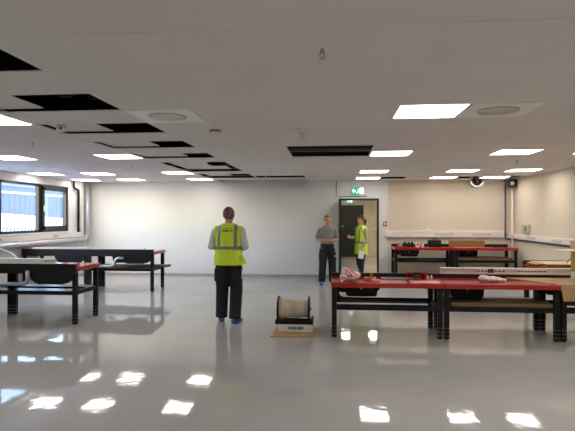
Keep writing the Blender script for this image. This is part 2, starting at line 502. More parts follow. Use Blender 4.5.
# ------------------------------------------------------------------ ceiling fittings
proto = None
for n, (x, y, l) in enumerate(lamp_spots):
    if proto is None:
        t = thing('ceiling_light', l, 'ceiling light', (x + 0.3, y + 0.3, H), 0, 'square light panels in the ceiling')
        fr = MB()
        fr.box(-0.295, 0.295, -0.295, -0.283, -0.003, 0.03).box(-0.295, 0.295, 0.283, 0.295, -0.003, 0.03).box(-0.295, -0.283, -0.283, 0.283, -0.003, 0.03).box(0.283, 0.295, -0.283, 0.283, -0.003, 0.03)
        fr.box(-0.295, 0.295, -0.295, 0.295, 0.03, 0.05)
        fr.build('frame', M['lamp_frame'], t)
        MB().box(-0.283, 0.283, -0.283, 0.283, 0.0, 0.012).build('diffuser', M['diffuser'], t)
        proto = t
    else:
        t = copy_tree(proto); t.location = (x + 0.3, y + 0.3, H); t['label'] = l

# loose tiles lying a little above the grid
loose = [(-3.045, -2.58, 3.675, 0.03, 'short loose ceiling tile lifted beside the black opening with the hanging cables'),
         (-3.045, -2.48, 4.875, 0.03, 'short loose ceiling tile lifted above the grid, carrying the white sensor box'),
         (-3.045, -2.36, 6.075, 0.025, 'short loose ceiling tile beside the third dark opening from camera'),
         (-3.045, -2.32, 7.275, 0.03, 'short loose ceiling tile beside the fourth dark opening from camera'),
         (-3.045, -2.30, 8.475, 0.05, 'short loose ceiling tile at the near end of the far cluster of openings'),
         (-3.045, -2.36, 9.075, 0.05, 'short loose ceiling tile in the middle of the far cluster of openings'),
         (-3.045, -2.10, 9.675, 0.05, 'longer loose ceiling tile at the far end of the cluster of openings'),
         (-3.045, -2.20, 10.875, 0.06, 'longer loose ceiling tile near the back wall'),
         (-3.045, -2.45, 11.475, 0.06, 'short loose ceiling tile closest to the back wall')]
for x0, x1, y, dz, l in loose:
    o = MB().box(x0 + 0.03, x1, y + 0.006, y + 0.594, 0, T).build('loose_ceiling_tile', M['tile'], None, (0, 0, H + dz))
    tag(o, l, 'ceiling tile', 'loose lifted ceiling tiles')

# T bar across the middle of the wide opening, black trunk above
tag(MB().box(-0.63, 0.54, 7.24, 7.31, H + 0.03, H + 0.10).build('steel_channel', M['darkgrey']), 'dark grey channel running across inside the wide black ceiling opening', 'channel')
# hanging cables in the first void
o = MB().tube([(-2.45, 4.2, 3.0), (-2.4, 4.12, 2.66), (-2.25, 4.05, 2.60), (-2.08, 4.02, 2.66), (-2.02, 4.1, 3.0)], 0.006, round_=0.12).build('loose_cable', M['darkgrey'])
tag(o, 'grey cable looping down in the black ceiling opening at left', 'cable')
o = MB().tube([(-2.15, 4.22, 3.0), (-2.12, 4.15, 2.62), (-2.0, 4.12, 2.60), (-1.93, 4.1, 3.0)], 0.006, round_=0.1).build('loose_cable', M['darkgrey'])
tag(o, 'short grey cable loop at the right corner of the black ceiling opening at left', 'cable')

# round ceiling vents
for k, (x, y) in enumerate(vents):
    t = thing('ceiling_vent', ['round swirl air vent in a square panel beside the row of dark openings', 'round swirl air vent in a square panel right of the nearest light'][k], 'air vent', (x + 0.3, y + 0.3, H), 0, 'round ceiling air vents')
    MB().box(-0.296, 0.296, -0.296, 0.296, -0.003, 0.014).build('panel', M['lamp_frame'], t)
    g = MB()
    for q in range(1, 9):
        r = 0.021 * q
        g.lathe([(r - 0.008, -0.012), (r + 0.006, -0.012), (r + 0.006, -0.004), (r - 0.008, -0.004)], seg=32, loop=True)
    g.build('grille', M['cream_plastic'], t)
    MB().lathe([(0.178, -0.0045), (0.178, -0.003)], seg=32).build('grille_backing', M['vent_grey'], t)

def sprinkler(x, y, label):
    t = thing('sprinkler', label, 'sprinkler', (x, y, H), 0, 'small sprinkler heads in the ceiling')
    MB().lathe([(0.035, -0.004), (0.04, 0.004)], seg=20).build('rosette', M['white_plastic'], t)
    MB().lathe([(0.010, -0.03), (0.012, -0.004)], seg=12).tube([(-0.012, 0, -0.02), (-0.012, 0, -0.045), (0, 0, -0.055)], 0.003, 6).tube([(0.012, 0, -0.02), (0.012, 0, -0.045), (0, 0, -0.055)], 0.003, 6).build('head', M['steel'], t)
    MB().lathe([(0.020, -0.06), (0.020, -0.056)], seg=16).build('deflector', M['steel'], t)
for x, y, l in ((-0.06, 2.80, 'small sprinkler head in the ceiling tile nearest the camera'),
                (-3.77, 5.99, 'small sprinkler head in the ceiling above the front left bench'),
                (-6.10, 8.97, 'small sprinkler head in the ceiling close to the window wall'),
                (-3.73, 9.01, 'small sprinkler head in the ceiling above the far left bench'),
                (3.05, 8.63, 'small sprinkler head in the ceiling above the right benches'),
                (-0.45, 11.33, 'small sprinkler head in the ceiling near the exit sign'),
                (-1.30, 10.25, 'small sprinkler head in the ceiling right of the far dark openings')):
    sprinkler(x, y, l)
t = thing('smoke_detector', 'round white smoke detector beside the square panel of the left vent', 'smoke detector', (-1.26, 5.28, H))
MB().lathe([(0.07, -0.004), (0.07, 0.004)], seg=24).build('base', M['white_plastic'], t)
MB().lathe([(0.025, -0.07), (0.05, -0.06), (0.06, -0.02), (0.06, -0.004)], seg=24).build('sensor_head', M['cream_plastic'], t)
MB().lathe([(0.0615, -0.032), (0.0615, -0.018)], seg=24).build('vent_ring', M['darkgrey'], t)
t = thing('motion_sensor', 'two-part white motion sensor hanging from the middle of the ceiling', 'sensor', (-0.36, 5.36, H))
MB().lathe([(0.06, -0.025), (0.068, -0.02), (0.068, 0.004)], seg=24).build('base', M['white_plastic'], t)
MB().tube([(0.0, 0, -0.02), (0.03, 0, -0.065)], 0.018, 8).build('stem', M['white_plastic'], t)
MB().ball((0.045, -0.01, -0.085), (0.05, 0.042, 0.038), sub=2).build('sensor_eye', M['cream_plastic'], t)
t = thing('sensor_box', 'small beige sensor box hanging under the loose ceiling tile at left', 'sensor', (-2.82, 4.98, H + 0.03))
MB().box(-0.045, 0.045, -0.03, 0.03, -0.085, 0.003, bevel=0.008).build('housing', M['cream_plastic'], t)
MB().lathe([(0.014, -0.036), (0.014, -0.028)], c=(0.01, 0, -0.055), axis='y', seg=14).build('lens', M['darkgrey'], t)
t = thing('ceiling_drop', 'short white cable drop hanging near the back wall left of the standing man', 'cable drop', (-1.62, 11.95, H))
MB().tube([(0, 0, 0.4), (0, 0, -0.05), (0.03, 0, -0.16)], 0.012, 8, round_=0.05).build('cable_stub', M['white_plastic'], t)
MB().box(0.005, 0.055, -0.02, 0.02, -0.24, -0.15, bevel=0.005).build('socket', M['white_plastic'], t)
t = thing('ceiling_sensor', 'small white round sensor at the corner of the far cluster of openings', 'sensor', (-2.75, 8.40, H))
MB().lathe([(0.02, -0.03), (0.032, -0.02), (0.035, 0.006)], seg=18).build('dome', M['white_plastic'], t)

# ------------------------------------------------------------------ wall services
# left wall
t = thing('heating_pipe', 'thick silver clad pipe along the window wall turning up in the corner', 'pipe', (XL, 0, 0))
MB().tube([(0.10, 4.0, 0.985), (0.10, 13.10, 0.985), (0.10, 13.10, 2.535)], 0.07, 16, round_=0.22).build('pipe_run', M['pipe'], t, smooth=True)
for y in (9.0, 10.05, 12.2):
    MB().lathe([(0.077, -0.03), (0.077, 0.03)], c=(0.10, y, 0.985), axis='y', seg=20).build('pipe_collar', M['steel'], t)
for y in (10.15, 12.3):
    MB().box(0.0, 0.12, y - 0.02, y + 0.02, 1.03, 1.062).box(0.0, 0.02, y - 0.02, y + 0.02, 0.90, 1.062).build('pipe_bracket', M['white_plastic'], t)
t = thing('wall_trunking', 'white dado trunking along the window wall under the sill', 'trunking', (XL, 0, 0))
MB().box(0.0, 0.06, 4.0, 12.85, 1.065, 1.185, bevel=0.006).build('trunking_body', M['white_plastic'], t)
for y in (9.4, 11.5):
    s_ = MB().box(0.06, 0.068, y, y + 0.24, 1.085, 1.165, bevel=0.003).build('socket_plate', M['cream_plastic'], t)
    for q in (0.05, 0.15): MB().box(0.068, 0.070, y + q, y + q + 0.03, 1.11, 1.14).build('socket_hole', M['darkgrey'], s_)
o = MB().tube([(XL + 0.06, 12.46, 2.54), (XL + 0.06, 12.46, 2.34), (XL + 0.06, 12.70, 2.30), (XL + 0.06, 12.70, 1.19)], 0.03, 10, round_=0.06).build('black_conduit', M['black'], smooth=True)
tag(o, 'black cable conduit with a jog coming down beside the window', 'conduit')
o = MB().box(XL, XL + 0.07, 12.84, 12.96, 1.06, 2.54).build('service_column', M['white_plastic'])  # upright service column against the left wall near the corner
tag(o, 'slim white service column between the black conduit and the silver pipe', 'trunking')

# back wall
t = thing('wall_trunking', 'white dado trunking along the back wall behind the far right bench', 'trunking', (0, YB, 0))
MB().box(1.36, 4.36, -0.06, 0.0, 1.06, 1.23, bevel=0.006).build('trunking_body', M['white_plastic'], t)
for x in (2.62, 3.55):
    s_ = MB().box(x, x + 0.5, -0.066, -0.06, 1.10, 1.19, bevel=0.002).build('socket_plate', M['cream_plastic'], t)
    h_ = MB()
    for q in range(5): h_.box(x + 0.05 + q * 0.09, x + 0.07 + q * 0.09, -0.068, -0.066, 1.14, 1.155)
    h_.build('socket_hole', M['darkgrey'], s_)
o = MB().box(1.40, 1.44, YB - 0.02, YB, 1.23, 2.54).build('cable_duct', M['white_plastic'])
tag(o, 'thin white vertical cable duct on the wall right of the doorway', 'cable duct')
t = thing('sign_conduit', 'thin grey conduit dropping from the ceiling to the exit sign', 'conduit', (0, YB, 0))
MB().tube([(0.085, -0.015, 2.54), (0.085, -0.015, 2.13), (0.90, -0.015, 2.13)], 0.009, 8, round_=0.03).build('conduit_run', M['vent_grey'], t)
MB().box(0.05, 0.12, -0.04, 0.0, 2.08, 2.15, bevel=0.005).build('junction_box', M['cream_plastic'], t)
def exit_sign(x, y, z, w, h, label):
    t = thing('exit_sign', label, 'exit sign', (x, y, z), 0, 'green lit exit signs')
    MB().box(-w / 2 - 0.008, w / 2 + 0.008, -0.045, 0.0, -h / 2 - 0.008, h / 2 + 0.008, bevel=0.004).build('housing', M['white_plastic'], t)
    MB().box(-w / 2, w / 2, -0.049, -0.0455, -h / 2, h / 2).build('sign_face', M['sign_green'], t)
    ar = MB()
    k = h / 0.19
    def tri(pts): ar.poly([(a * k, b * k) for a, b in pts], (-0.052, -0.0495), 'y')
    tri([(-0.150, -0.07), (-0.075, -0.07), (-0.075, 0.07), (-0.150, 0.07)]) if False else None
    tri([(-0.145, 0.0), (-0.10, -0.06), (-0.10, -0.022), (-0.055, -0.022), (-0.055, 0.022), (-0.10, 0.022), (-0.10, 0.06)])
    ar.build('arrow', M['sign_white'], t)
    dr = MB()
    dr.poly([(0.07 * k, -0.08 * k), (0.15 * k, -0.08 * k), (0.15 * k, 0.08 * k), (0.07 * k, 0.08 * k)], (-0.052, -0.0495), 'y')
    dr.build('door_symbol', M['sign_white'], t)
    mn = MB()
    def bar(p, q, r=0.011): mn.loft([(p[0] * k, -0.0515, p[1] * k), (q[0] * k, -0.0515, q[1] * k)], [(r * k, 0.002), (r * k, 0.002)], 8, up=(1, 0, 0.01)) if abs(p[0] - q[0]) < abs(p[1] - q[1]) else mn.loft([(p[0] * k, -0.0515, p[1] * k), (q[0] * k, -0.0515, q[1] * k)], [(0.002, r * k), (0.002, r * k)], 8, up=(0, 1, 0))
    mn.lathe([(0.016 * k, -0.0535), (0.016 * k, -0.0495)], c=(0.055 * k, 0, 0.062 * k), axis='y', seg=12)
    bar((0.045, 0.04), (0.025, -0.015), 0.016); bar((0.04, 0.03), (0.075, 0.01)); bar((0.04, 0.035), (0.0, 0.02))
    bar((0.028, -0.01), (0.06, -0.04)); bar((0.06, -0.04), (0.05, -0.08)); bar((0.022, -0.012), (-0.005, -0.045)); bar((-0.005, -0.045), (-0.04, -0.055))
    mn.build('running_figure', M['sign_white'], t)
exit_sign(0.645, YB, 2.275, 0.32, 0.19, 'green lit running-figure exit sign above the open doorway')
exit_sign(0.66, CY1, 2.21, 0.36, 0.12, 'small green exit sign over the dark door in the next room')
t = thing('fire_call_point', 'small square red fire call point on the wall right of the doorway', 'call point', (1.36, YB, 1.41))
MB().box(-0.05, 0.05, -0.035, 0.0, -0.055, 0.055, bevel=0.005).build('housing', M['redplastic'], t)
MB().box(-0.03, 0.03, -0.039, -0.0355, -0.03, 0.03).build('white_panel', M['paper'], t)
# corner services on the right
t = thing('round_duct_end', 'round silver duct end with a copper inside high on the back wall', 'duct', (3.67, YB, 2.525))
ring = MB().lathe([(0.135, -0.13), (0.175, -0.13), (0.175, 0.006), (0.135, 0.006)], axis='y', seg=28, loop=True)
ring.build('duct_ring', M['steel'], t)
MB().lathe([(0.133, -0.02), (0.133, -0.01)], axis='y', seg=28).build('duct_back', M['darkgrey'], t)
MB().box(-0.02, 0.05, -0.11, -0.02, -0.07, 0.10, bevel=0.01).build('copper_damper', M['copper'], t)
t = thing('corner_fan', 'dark round extractor with brackets high in the right corner', 'fan', (4.41, 12.92, 2.42))
MB().lathe([(0.05, -0.12), (0.10, -0.11), (0.115, -0.05), (0.115, 0.05)], axis='y', seg=24).build('fan_body', M['darkgrey'], t)
MB().lathe([(0.045, -0.135), (0.045, -0.12)], axis='y', seg=20).build('fan_hub', M['bolt'], t)
MB().box(-0.02, 0.02, -0.02, 0.02, 0.10, 0.12).box(0.10, 0.14, -0.02, 0.02, -0.08, 0.08).box(0.0, 0.14, -0.015, 0.015, 0.06, 0.11).build('bracket', M['black'], t)
o = MB().tube([(4.46, 12.95, 2.31), (4.46, 12.95, 0.0)], 0.021, 12).build('drain_pipe', M['white_plastic'], smooth=True)
tag(o, 'pale vertical pipe running down from the corner extractor', 'pipe')
o = MB().tube([(4.40, YB - 0.03, 2.535), (4.40, YB - 0.03, 1.02), (XR - 0.028, YB - 0.03, 1.02), (XR - 0.028, 4.0, 1.02)], 0.018, 10, round_=0.05).build('blue_conduit', M['blue'], smooth=True)
tag(o, 'blue conduit dropping in the right corner and running under the right wall trunking', 'conduit')
t = thing('wall_trunking', 'white dado trunking along the right wall above the blue conduit', 'trunking', (XR, 0, 0))
MB().box(-0.06, 0.0, 4.0, YB - 0.01, 1.05, 1.17, bevel=0.006).build('trunking_body', M['white_plastic'], t)
for y in (10.3, 11.6):
    s_ = MB().box(-0.066, -0.06, y, y + 0.5, 1.075, 1.145, bevel=0.002).build('socket_plate', M['cream_plastic'], t)
    h_ = MB()
    for q in range(5): h_.box(-0.068, -0.066, y + 0.05 + q * 0.09, y + 0.07 + q * 0.09, 1.105, 1.12)
    h_.build('socket_hole', M['darkgrey'], s_)
t = thing('isolator_box', 'small grey switch box on the right wall above the trunking', 'switch box', (XR, 12.22, 1.315))
MB().box(-0.07, 0.0, -0.20, 0.20, -0.10, 0.10, bevel=0.01).build('housing', mat('box_grey', (176, 178, 170), 0.5), t)
MB().box(-0.078, -0.07, -0.15, 0.02, -0.06, 0.06, bevel=0.003).build('cover_plate', mat('cover_grey', (128, 132, 124), 0.5), t)
# next room rail
o = MB().box(1.45, 2.55, CY1 - 0.06, CY1, 1.02, 1.14).build('wall_trunking', M['white_plastic'])
tag(o, 'cream trunking on the far wall of the next room seen through the doorway', 'trunking')
t = thing('light_switch', 'small white switch beside the dark door of the next room', 'light switch', (1.52, CY1, 1.52))
MB().box(-0.045, 0.045, -0.012, 0.0, -0.045, 0.045, bevel=0.004).build('switch_plate', M['white_plastic'], t)
MB().box(-0.015, 0.015, -0.018, -0.012, -0.025, 0.025).build('rocker', M['cream_plastic'], t)

# ------------------------------------------------------------------ workbenches
def workbench(loc, rz, h, w, label, group, tube_path=None, tube_mat='blackgloss', d=0.78, drop=0.335, panel_l=0.72, rail_d=0.12, box_x=(-0.52, -0.09)):
    """front edge at local -y, rear rail at +y"""
    t = thing('workbench', label, 'workbench', loc, rz, group)
    x0, x1, y0, y1 = -w / 2, w / 2, -d / 2, d / 2
    MB().box(x0 + 0.002, x1 - 0.002, y0, y1 - 0.055, h - 0.065, h, bevel=0.006).build('tabletop', M['red'], t)
    MB().box(x0 + 0.002, x1 - 0.002, y1 - 0.055, y1, h - 0.10, h + 0.05, bevel=0.004).build('rear_rail', M['black'], t)
    # cable box with sloping ends, hung under the rear half
    bx0, bx1 = box_x[0] * w / 0.727 * 0.5 * 2 * 0.5, box_x[1]
    bx0 = x0 + 0.19; bx1 = x0 + 0.66
    cbx = MB().poly([(bx0 + 0.05, h - 0.26), (bx1 - 0.05, h - 0.26), (bx1 - 0.02, h - 0.24), (bx1, h - 0.066), (bx0, h - 0.066), (bx0 + 0.02, h - 0.24)], (y1 - 0.26, y1 - 0.057), 'y')
    cb_ = cbx.build('cable_box', M['black'], t)
    MB().lathe([(0.010, y1 - 0.264), (0.010, y1 - 0.258)], c=(0.5 * (bx0 + bx1), 0, h - 0.15), axis='y', seg=12).build('lock', M['bolt'], cb_)
    # rear modesty panel pieces with cut-away corners (seen on the benches that turn their back)
    rp = MB()
    for a, b in ((x0 + 0.05, x0 + panel_l),):
        rp.poly([(a, h - 0.10), (a + 0.02, h - 0.19), (a + 0.09, h - 0.235), (b - 0.09, h - 0.235), (b - 0.02, h - 0.19), (b, h - 0.10)], (y1 - 0.045, y1 - 0.010), 'y')
    rp.build('rear_panel', M['black'], t)
    L = 0.066
    for sx in (-1, 1):
        for sy in (-1, 1):
            lx = sx * (w / 2 - L / 2 - 0.008); ly = sy * (d / 2 - L / 2 - 0.035)
            g = MB().box(lx - L / 2, lx + L / 2, ly - L / 2, ly + L / 2, 0.012, h - 0.066, bevel=0.005)
            g.build('leg', M['black'], t)
            hb = MB()
            for zz in (0.05, 0.10, 0.15):
                for ox in (-0.016, 0.016):
                    hb.lathe([(0.0042, -L / 2 - 0.001), (0.0042, L / 2 + 0.001)], c=(lx + ox, ly, zz), axis='y', seg=8)
                    hb.lathe([(0.0042, -L / 2 - 0.001), (0.0042, L / 2 + 0.001)], c=(lx, ly + ox, zz), axis='x', seg=8)
            leg = [c for c in children(t) if c.name.startswith('leg')][-1]
            hb.build('bolt_holes', M['bolt'], leg)
            MB().lathe([(0.032, 0.0), (0.032, 0.008), (0.018, 0.012)], c=(lx, ly, 0), seg=14).build('foot', M['darkgrey'], leg)
    zr = h - drop
    for sx in (-1, 1):
        lx = sx * (w / 2 - L / 2 - 0.008)
        MB().box(lx - 0.02, lx + 0.02, y0 + 0.102, y1 - 0.102, zr - 0.03, zr + 0.03).build('side_rail', M['black'], t)
    MB().box(x0 + 0.075, x1 - 0.075, y0 + 0.036, y0 + 0.036 + rail_d, zr - 0.03, zr + 0.03, bevel=0.004).build('front_rail', M['blackgloss'], t)
    MB().box(x0 + 0.075, x1 - 0.075, y1 - 0.036 - rail_d, y1 - 0.036, zr - 0.03, zr + 0.03, bevel=0.004).build('back_rail', M['blackgloss'], t)
    if tube_path:
        MB().tube(tube_path, 0.029, 12, round_=0.11).build('bent_tube', M[tube_mat], t, smooth=True)
    return t

W = 1.455
GR, GL, GD = 'red benches in the front right row', 'red benches on the left side', 'red benches against the back wall'
hC, yC, XC = 0.73, 7.0, -0.025
bt = [(-0.645, -0.08, hC - 0.06), (-0.645, -0.08, hC - 0.265), (0.62, -0.08, hC - 0.265)]
workbench((XC + W / 2, yC, 0), 0, hC, W, 'red-topped black steel workbench in front of the doorway with a carrier bag on it', GR, bt)
workbench((XC + 1.5 * W, yC, 0), 0, hC, W, 'red-topped black steel workbench under the long white trunking and clear plastic bag', GR, [(-0.55, 0.06, hC - 0.28), (0.60, 0.06, hC - 0.28), (0.66, 0.06, hC - 0.08)])
workbench((XC + 2.5 * W, yC, 0), 0, hC, W, 'black steel workbench cut by the right edge, carrying the yellow box', GR)
WA = 1.455; hA = 0.85
xa = -3.77
workbench((xa - WA / 2, 7.43, 0), math.pi, hA, WA, 'front left workbench seen from behind with a red end and white trunking on top', GL, [(-0.005, 0.42, hA - 0.05), (-0.005, 0.42, hA - 0.25), (0.70, 0.42, hA - 0.25)], 'steel', drop=0.385, rail_d=0.26)
workbench((xa - 1.5 * WA, 7.43, 0), math.pi, hA, WA, 'front left workbench cut by the left edge with a silver bent tube below', GL, [(-0.70, 0.42, hA - 0.25), (0.60, 0.42, hA - 0.25)], 'steel', drop=0.385, rail_d=0.26)
WB = 1.47
xb = -3.79
workbench((xb - WB / 2, 10.66, 0), math.pi, hA, WB, 'far left workbench seen from behind, its red end toward the back wall', GL, [(-0.105, 0.42, hA - 0.135), (0.075, 0.42, hA - 0.135), (0.10, 0.42, hA - 0.30), (0.46, 0.42, hA - 0.305)], 'steel', panel_l=0.90, drop=0.385, rail_d=0.26)
workbench((xb - 1.5 * WB, 10.66, 0), math.pi, hA, WB, 'far left workbench seen from behind, beside the window wall pipe', GL, None, drop=0.385, rail_d=0.26)
WD = 1.45
workbench((1.49 + WD / 2, 12.72, 0), 0, hA, WD, 'red-topped workbench against the back wall nearest the doorway, with a black case', GD, None)
workbench((1.49 + 1.5 * WD, 12.72, 0), 0, hA, WD, 'red-topped workbench against the back wall in the right corner, with a brown carton', GD, None)
workbench((3.16 + 1.36 / 2, 8.31, 0), 0, 0.82, 1.36, 'red-topped workbench beside the right wall behind the long trunking', 'red benches on the right side', None)

# brown timber boards lying on the bench rails
def board(loc, rz, l, d, th, label):
    o = MB().box(-l / 2, l / 2, -d / 2, d / 2, 0, th, bevel=0.004).build('brown_board', M['brown_board'], None, loc, (0, 0, rz))
    tag(o, label, 'board', 'brown boards lying on bench rails')
zsC = hC - 0.304
board((XC + 1.5 * W + 0.02, yC - 0.02, zsC), R(1), 1.28, 0.56, 0.045, 'brown board lying on the lower rails of the bench under the white trunking')
board((1.49 + 1.5 * WD, 12.72, hA - 0.304), R(-1), 1.26, 0.55, 0.05, 'brown board on the lower rails of the corner bench by the back wall')
board((xb - 0.55, 10.68, hA - 0.354), R(2), 1.52, 0.26, 0.045, 'brown board poking out past the end of the far left bench')

# ------------------------------------------------------------------ white trunking lengths lying on benches
def loose_trunking(loc, rz, l, label, plates=(), hgt=0.115):
    t = thing('trunking_length', label, 'trunking', loc, rz, 'loose white trunking lengths on the benches')
    b = MB()
    b.box(0, l, 0.045, 0.055, 0, hgt); b.box(0, l, 0.0, 0.045, 0, 0.012); b.box(0, l, 0.0, 0.045, hgt - 0.012, hgt)
    b.box(0, l, 0.0, 0.006, 0.012, 0.022); b.box(0, l, 0.0, 0.006, hgt - 0.022, hgt - 0.012); b.box(0, 0.006, 0.0, 0.045, 0.012, hgt - 0.012)
    b.build('trunking_body', M['white_plastic'], t)
    for a, e, n in plates:
        if n < 0:
            MB().box(a, e, -0.004, 0.012, 0.020, hgt - 0.014).build('lid', M['darkgrey'] if n == -2 else M['white_plastic'], t); continue
        p = MB().box(a, e, -0.004, 0.012, 0.020, hgt - 0.014, bevel=0.003).build('socket_plate', M['white_plastic'], t)
        q = MB()
        for k in range(n):
            u = a + (k + 0.5) * (e - a) / n
            q.box(u - 0.016, u + 0.016, -0.006, -0.004, 0.40 * hgt, 0.60 * hgt)
        q.build('socket_hole', M['darkgrey'], p)
    return t
loose_trunking((1.54, 7.335, hC + 0.05), R(0), 1.80, 'long white socket trunking lying along the front right benches', ((0.50, 0.65, 3), (0.65, 0.73, -2), (0.73, 0.89, 3), (1.05, 1.45, 9)), 0.088)
loose_trunking((-6.55, 7.04, hA + 0.05), R(0), 2.45, 'white trunking length lying on the front left benches', ((0.0, 2.3, -1),), 0.075)
loose_trunking((-6.50, 10.272, hA + 0.05), R(0), 1.55, 'white trunking length lying on the far left benches', ((0.0, 1.5, -1),), 0.035)
o = MB().tube([(-4.86, 7.40, hA + 0.008), (-4.93, 7.42, hA + 0.10), (-5.10, 7.45, hA + 0.21), (-5.32, 7.48, hA + 0.24), (-5.6, 7.5, hA + 0.17), (-5.78, 7.5, hA + 0.01)], 0.011, 10, round_=0.1).build('cable_loop', M['white_plastic'], smooth=True)
tag(o, 'white cable arching up from the front left bench', 'cable')
t = thing('clip', 'tiny beige clip standing on the rail of the far left bench', 'clip', (-3.98, 10.285, hA + 0.05))
MB().box(-0.012, 0.012, -0.008, 0.008, 0, 0.025, bevel=0.002).build('clip_body', M['card'], t)
MB().box(-0.018, 0.018, -0.005, 0.005, 0.025, 0.030).build('clip_head', M['card_dark'], t)

# ------------------------------------------------------------------ things on the front right benches
def remeshed(mb, name, mats, parent, voxel, smooth=2, classify=None, loc=None):
    src = mb.build(name, mats if isinstance(mats, (list, tuple)) else [mats])
    md = src.modifiers.new('r', 'REMESH'); md.mode = 'VOXEL'; md.voxel_size = voxel
    dg = bpy.context.evaluated_depsgraph_get()
    me = bpy.data.meshes.new_from_object(src.evaluated_get(dg))
    old = src.data
    src.modifiers.clear()
    src.data = me
    bpy.data.meshes.remove(old)
    bm = bmesh.new(); bm.from_mesh(me)
    for _ in range(smooth):
        bmesh.ops.smooth_vert(bm, verts=bm.verts[:], factor=0.5, use_axis_x=True, use_axis_y=True, use_axis_z=True)
    bm.normal_update()
    for f in bm.faces:
        f.smooth = True
        f.material_index = classify(f.calc_center_median(), f.normal) if classify else 0
    bm.to_mesh(me); bm.free()
    me.name = name
    if not me.materials:
        for m in (mats if isinstance(mats, (list, tuple)) else [mats]): me.materials.append(m)
    if parent: src.parent = parent
    if loc: src.location = loc
    return src

t = thing('carrier_bag', 'crumpled white carrier bag with red print on the left end of the red bench', 'bag', (0.225, 6.88, hC))
bb = MB()
bb.ball((0, 0, 0.055), (0.135, 0.10, 0.055), sub=3); bb.ball((-0.03, 0, 0.10), (0.085, 0.07, 0.065), sub=3); bb.ball((0.06, 0.0, 0.07), (0.09, 0.07, 0.055), sub=3)
bb.ball((-0.06, 0.02, 0.12), (0.05, 0.05, 0.045), sub=3)
def bag_cls(c, n):
    if n.y < -0.1 or n.z > 0.2:
        if -0.035 < c.x < 0.03 and 0.055 < c.z < 0.085 and n.y < -0.2 and not (-0.004 < c.x < 0.004): return 2
        if c.z > 0.06 and c.x > -0.06 and (int((c.x * 0.8 + c.z * 1.0) * 42) % 2 == 0) and c.x < 0.1: return 1
    return 0
bg = remeshed(bb, 'bag_body', [M['bag'], M['bag_red'], M['bag_black']], t, 0.006, 1, bag_cls)
for v in bg.data.vertices:
    k = 0.006 * math.sin(v.co.x * 90 + v.co.z * 40) * math.sin(v.co.y * 70 + v.co.z * 60)
    v.co += Vector((k, k, 0))
    v.co.z = max(0.001, v.co.z)
MB().tube([(-0.09, 0.02, 0.14), (-0.085, 0.01, 0.17), (-0.05, 0.0, 0.165), (-0.035, 0.0, 0.15)], 0.008, 8, round_=0.02).build('handle', M['bag'], t, smooth=True)

t = thing('clear_bag', 'crumpled clear plastic bag lying in front of the long white trunking', 'bag', (2.09, 6.92, hC))
bb = MB(); bb.ball((0, 0, 0.035), (0.14, 0.07, 0.035), sub=3); bb.ball((-0.08, 0.01, 0.045), (0.06, 0.06, 0.04), sub=3); bb.ball((0.11, 0.0, 0.025), (0.06, 0.05, 0.026), sub=3)
bg = remeshed(bb, 'bag_body', M['clear_bag'], t, 0.007, 1)
for v in bg.data.vertices:
    k = 0.007 * math.sin(v.co.x * 80 + v.co.z * 50) * math.sin(v.co.y * 90)
    v.co += Vector((k, 0, k)); v.co.z = max(0.001, v.co.z)
MB().loft([(0.14, 0, 0.02), (0.18, 0.005, 0.025), (0.215, 0.0, 0.012)], [0.012, 0.02, 0.022], 10).build('bag_neck', M['clear_bag'], t, smooth=True)

t = thing('offcut_carton', 'small orange-brown carton standing open beside the carrier bag', 'carton', (0.50, 6.95, hC))
MB().box(-0.07, 0.09, -0.08, 0.05, 0, 0.035, bevel=0.003).build('carton_base', M['orange'], t)
MB().box(0.0, 0.045, -0.01, 0.012, 0.035, 0.10, bevel=0.002).build('upright_flap', M['card_dark'], t)
MB().box(-0.06, -0.012, -0.075, -0.03, 0.035, 0.042).build('label', M['pinkred'], t)
o = MB().box(-0.05, 0.06, -0.035, 0.035, 0, 0.03, bevel=0.004).build('tile_sample', M['pinkred'], None, (0.56, 6.74, hC), (0, 0, R(8)))
tag(o, 'small pale red block at the bench front beside the orange carton', 'block')
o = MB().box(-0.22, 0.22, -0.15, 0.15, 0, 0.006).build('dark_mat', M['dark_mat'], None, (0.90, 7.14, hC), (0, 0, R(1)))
tag(o, 'dark brown mat lying flat on the red bench behind the pink reflection', 'mat')
o = MB().box(-0.185, 0.185, -0.12, 0.12, 0, 0.002).build('pink_reflection', M['pink_sheen'], None, (1.21, 6.79, hC), (0, 0, 0))  # thin pink panel standing in for a reflection in the glossy top
tag(o, 'painted pale pink reflection near the front edge of the red bench', 'reflection')
t = thing('hand_tool', 'red and black hand tool lying at the rear rail of the red bench', 'tool', (1.18, 7.25, hC + 0.0))
MB().box(-0.07, 0.07, -0.02, 0.02, 0.045, 0.075, bevel=0.006).build('tool_body', M['black'], t)
for sx in (-1, 1):
    MB().loft([(sx * 0.07, 0, 0.055), (sx * 0.10, 0, 0.075), (sx * 0.13, 0, 0.06), (sx * 0.13, 0, 0.0)], [0.02, 0.024, 0.02, 0.014], 12).build('grip', M['redplastic'], t, smooth=True)
MB().box(-0.055, 0.055, -0.035, 0.03, 0.0, 0.045, bevel=0.006).build('tool_jaw', M['darkgrey'], t)
for k, x in enumerate((1.315, 1.365)):
    t = thing('cable_gland', ['pale plastic fitting beside the hand tool, left of a pair', 'pale plastic fitting beside the hand tool, right of a pair'][k], 'fitting', (x, 7.12, hC), 0, 'pair of pale plastic fittings')
    MB().lathe([(0.018, 0), (0.018, 0.02), (0.012, 0.022), (0.012, 0.034)], seg=10).build('nut', M['cream_plastic'], t)
    MB().lathe([(0.014, 0.034), (0.014, 0.046), (0.007, 0.05)], seg=10).build('cap', M['white_plastic'], t)

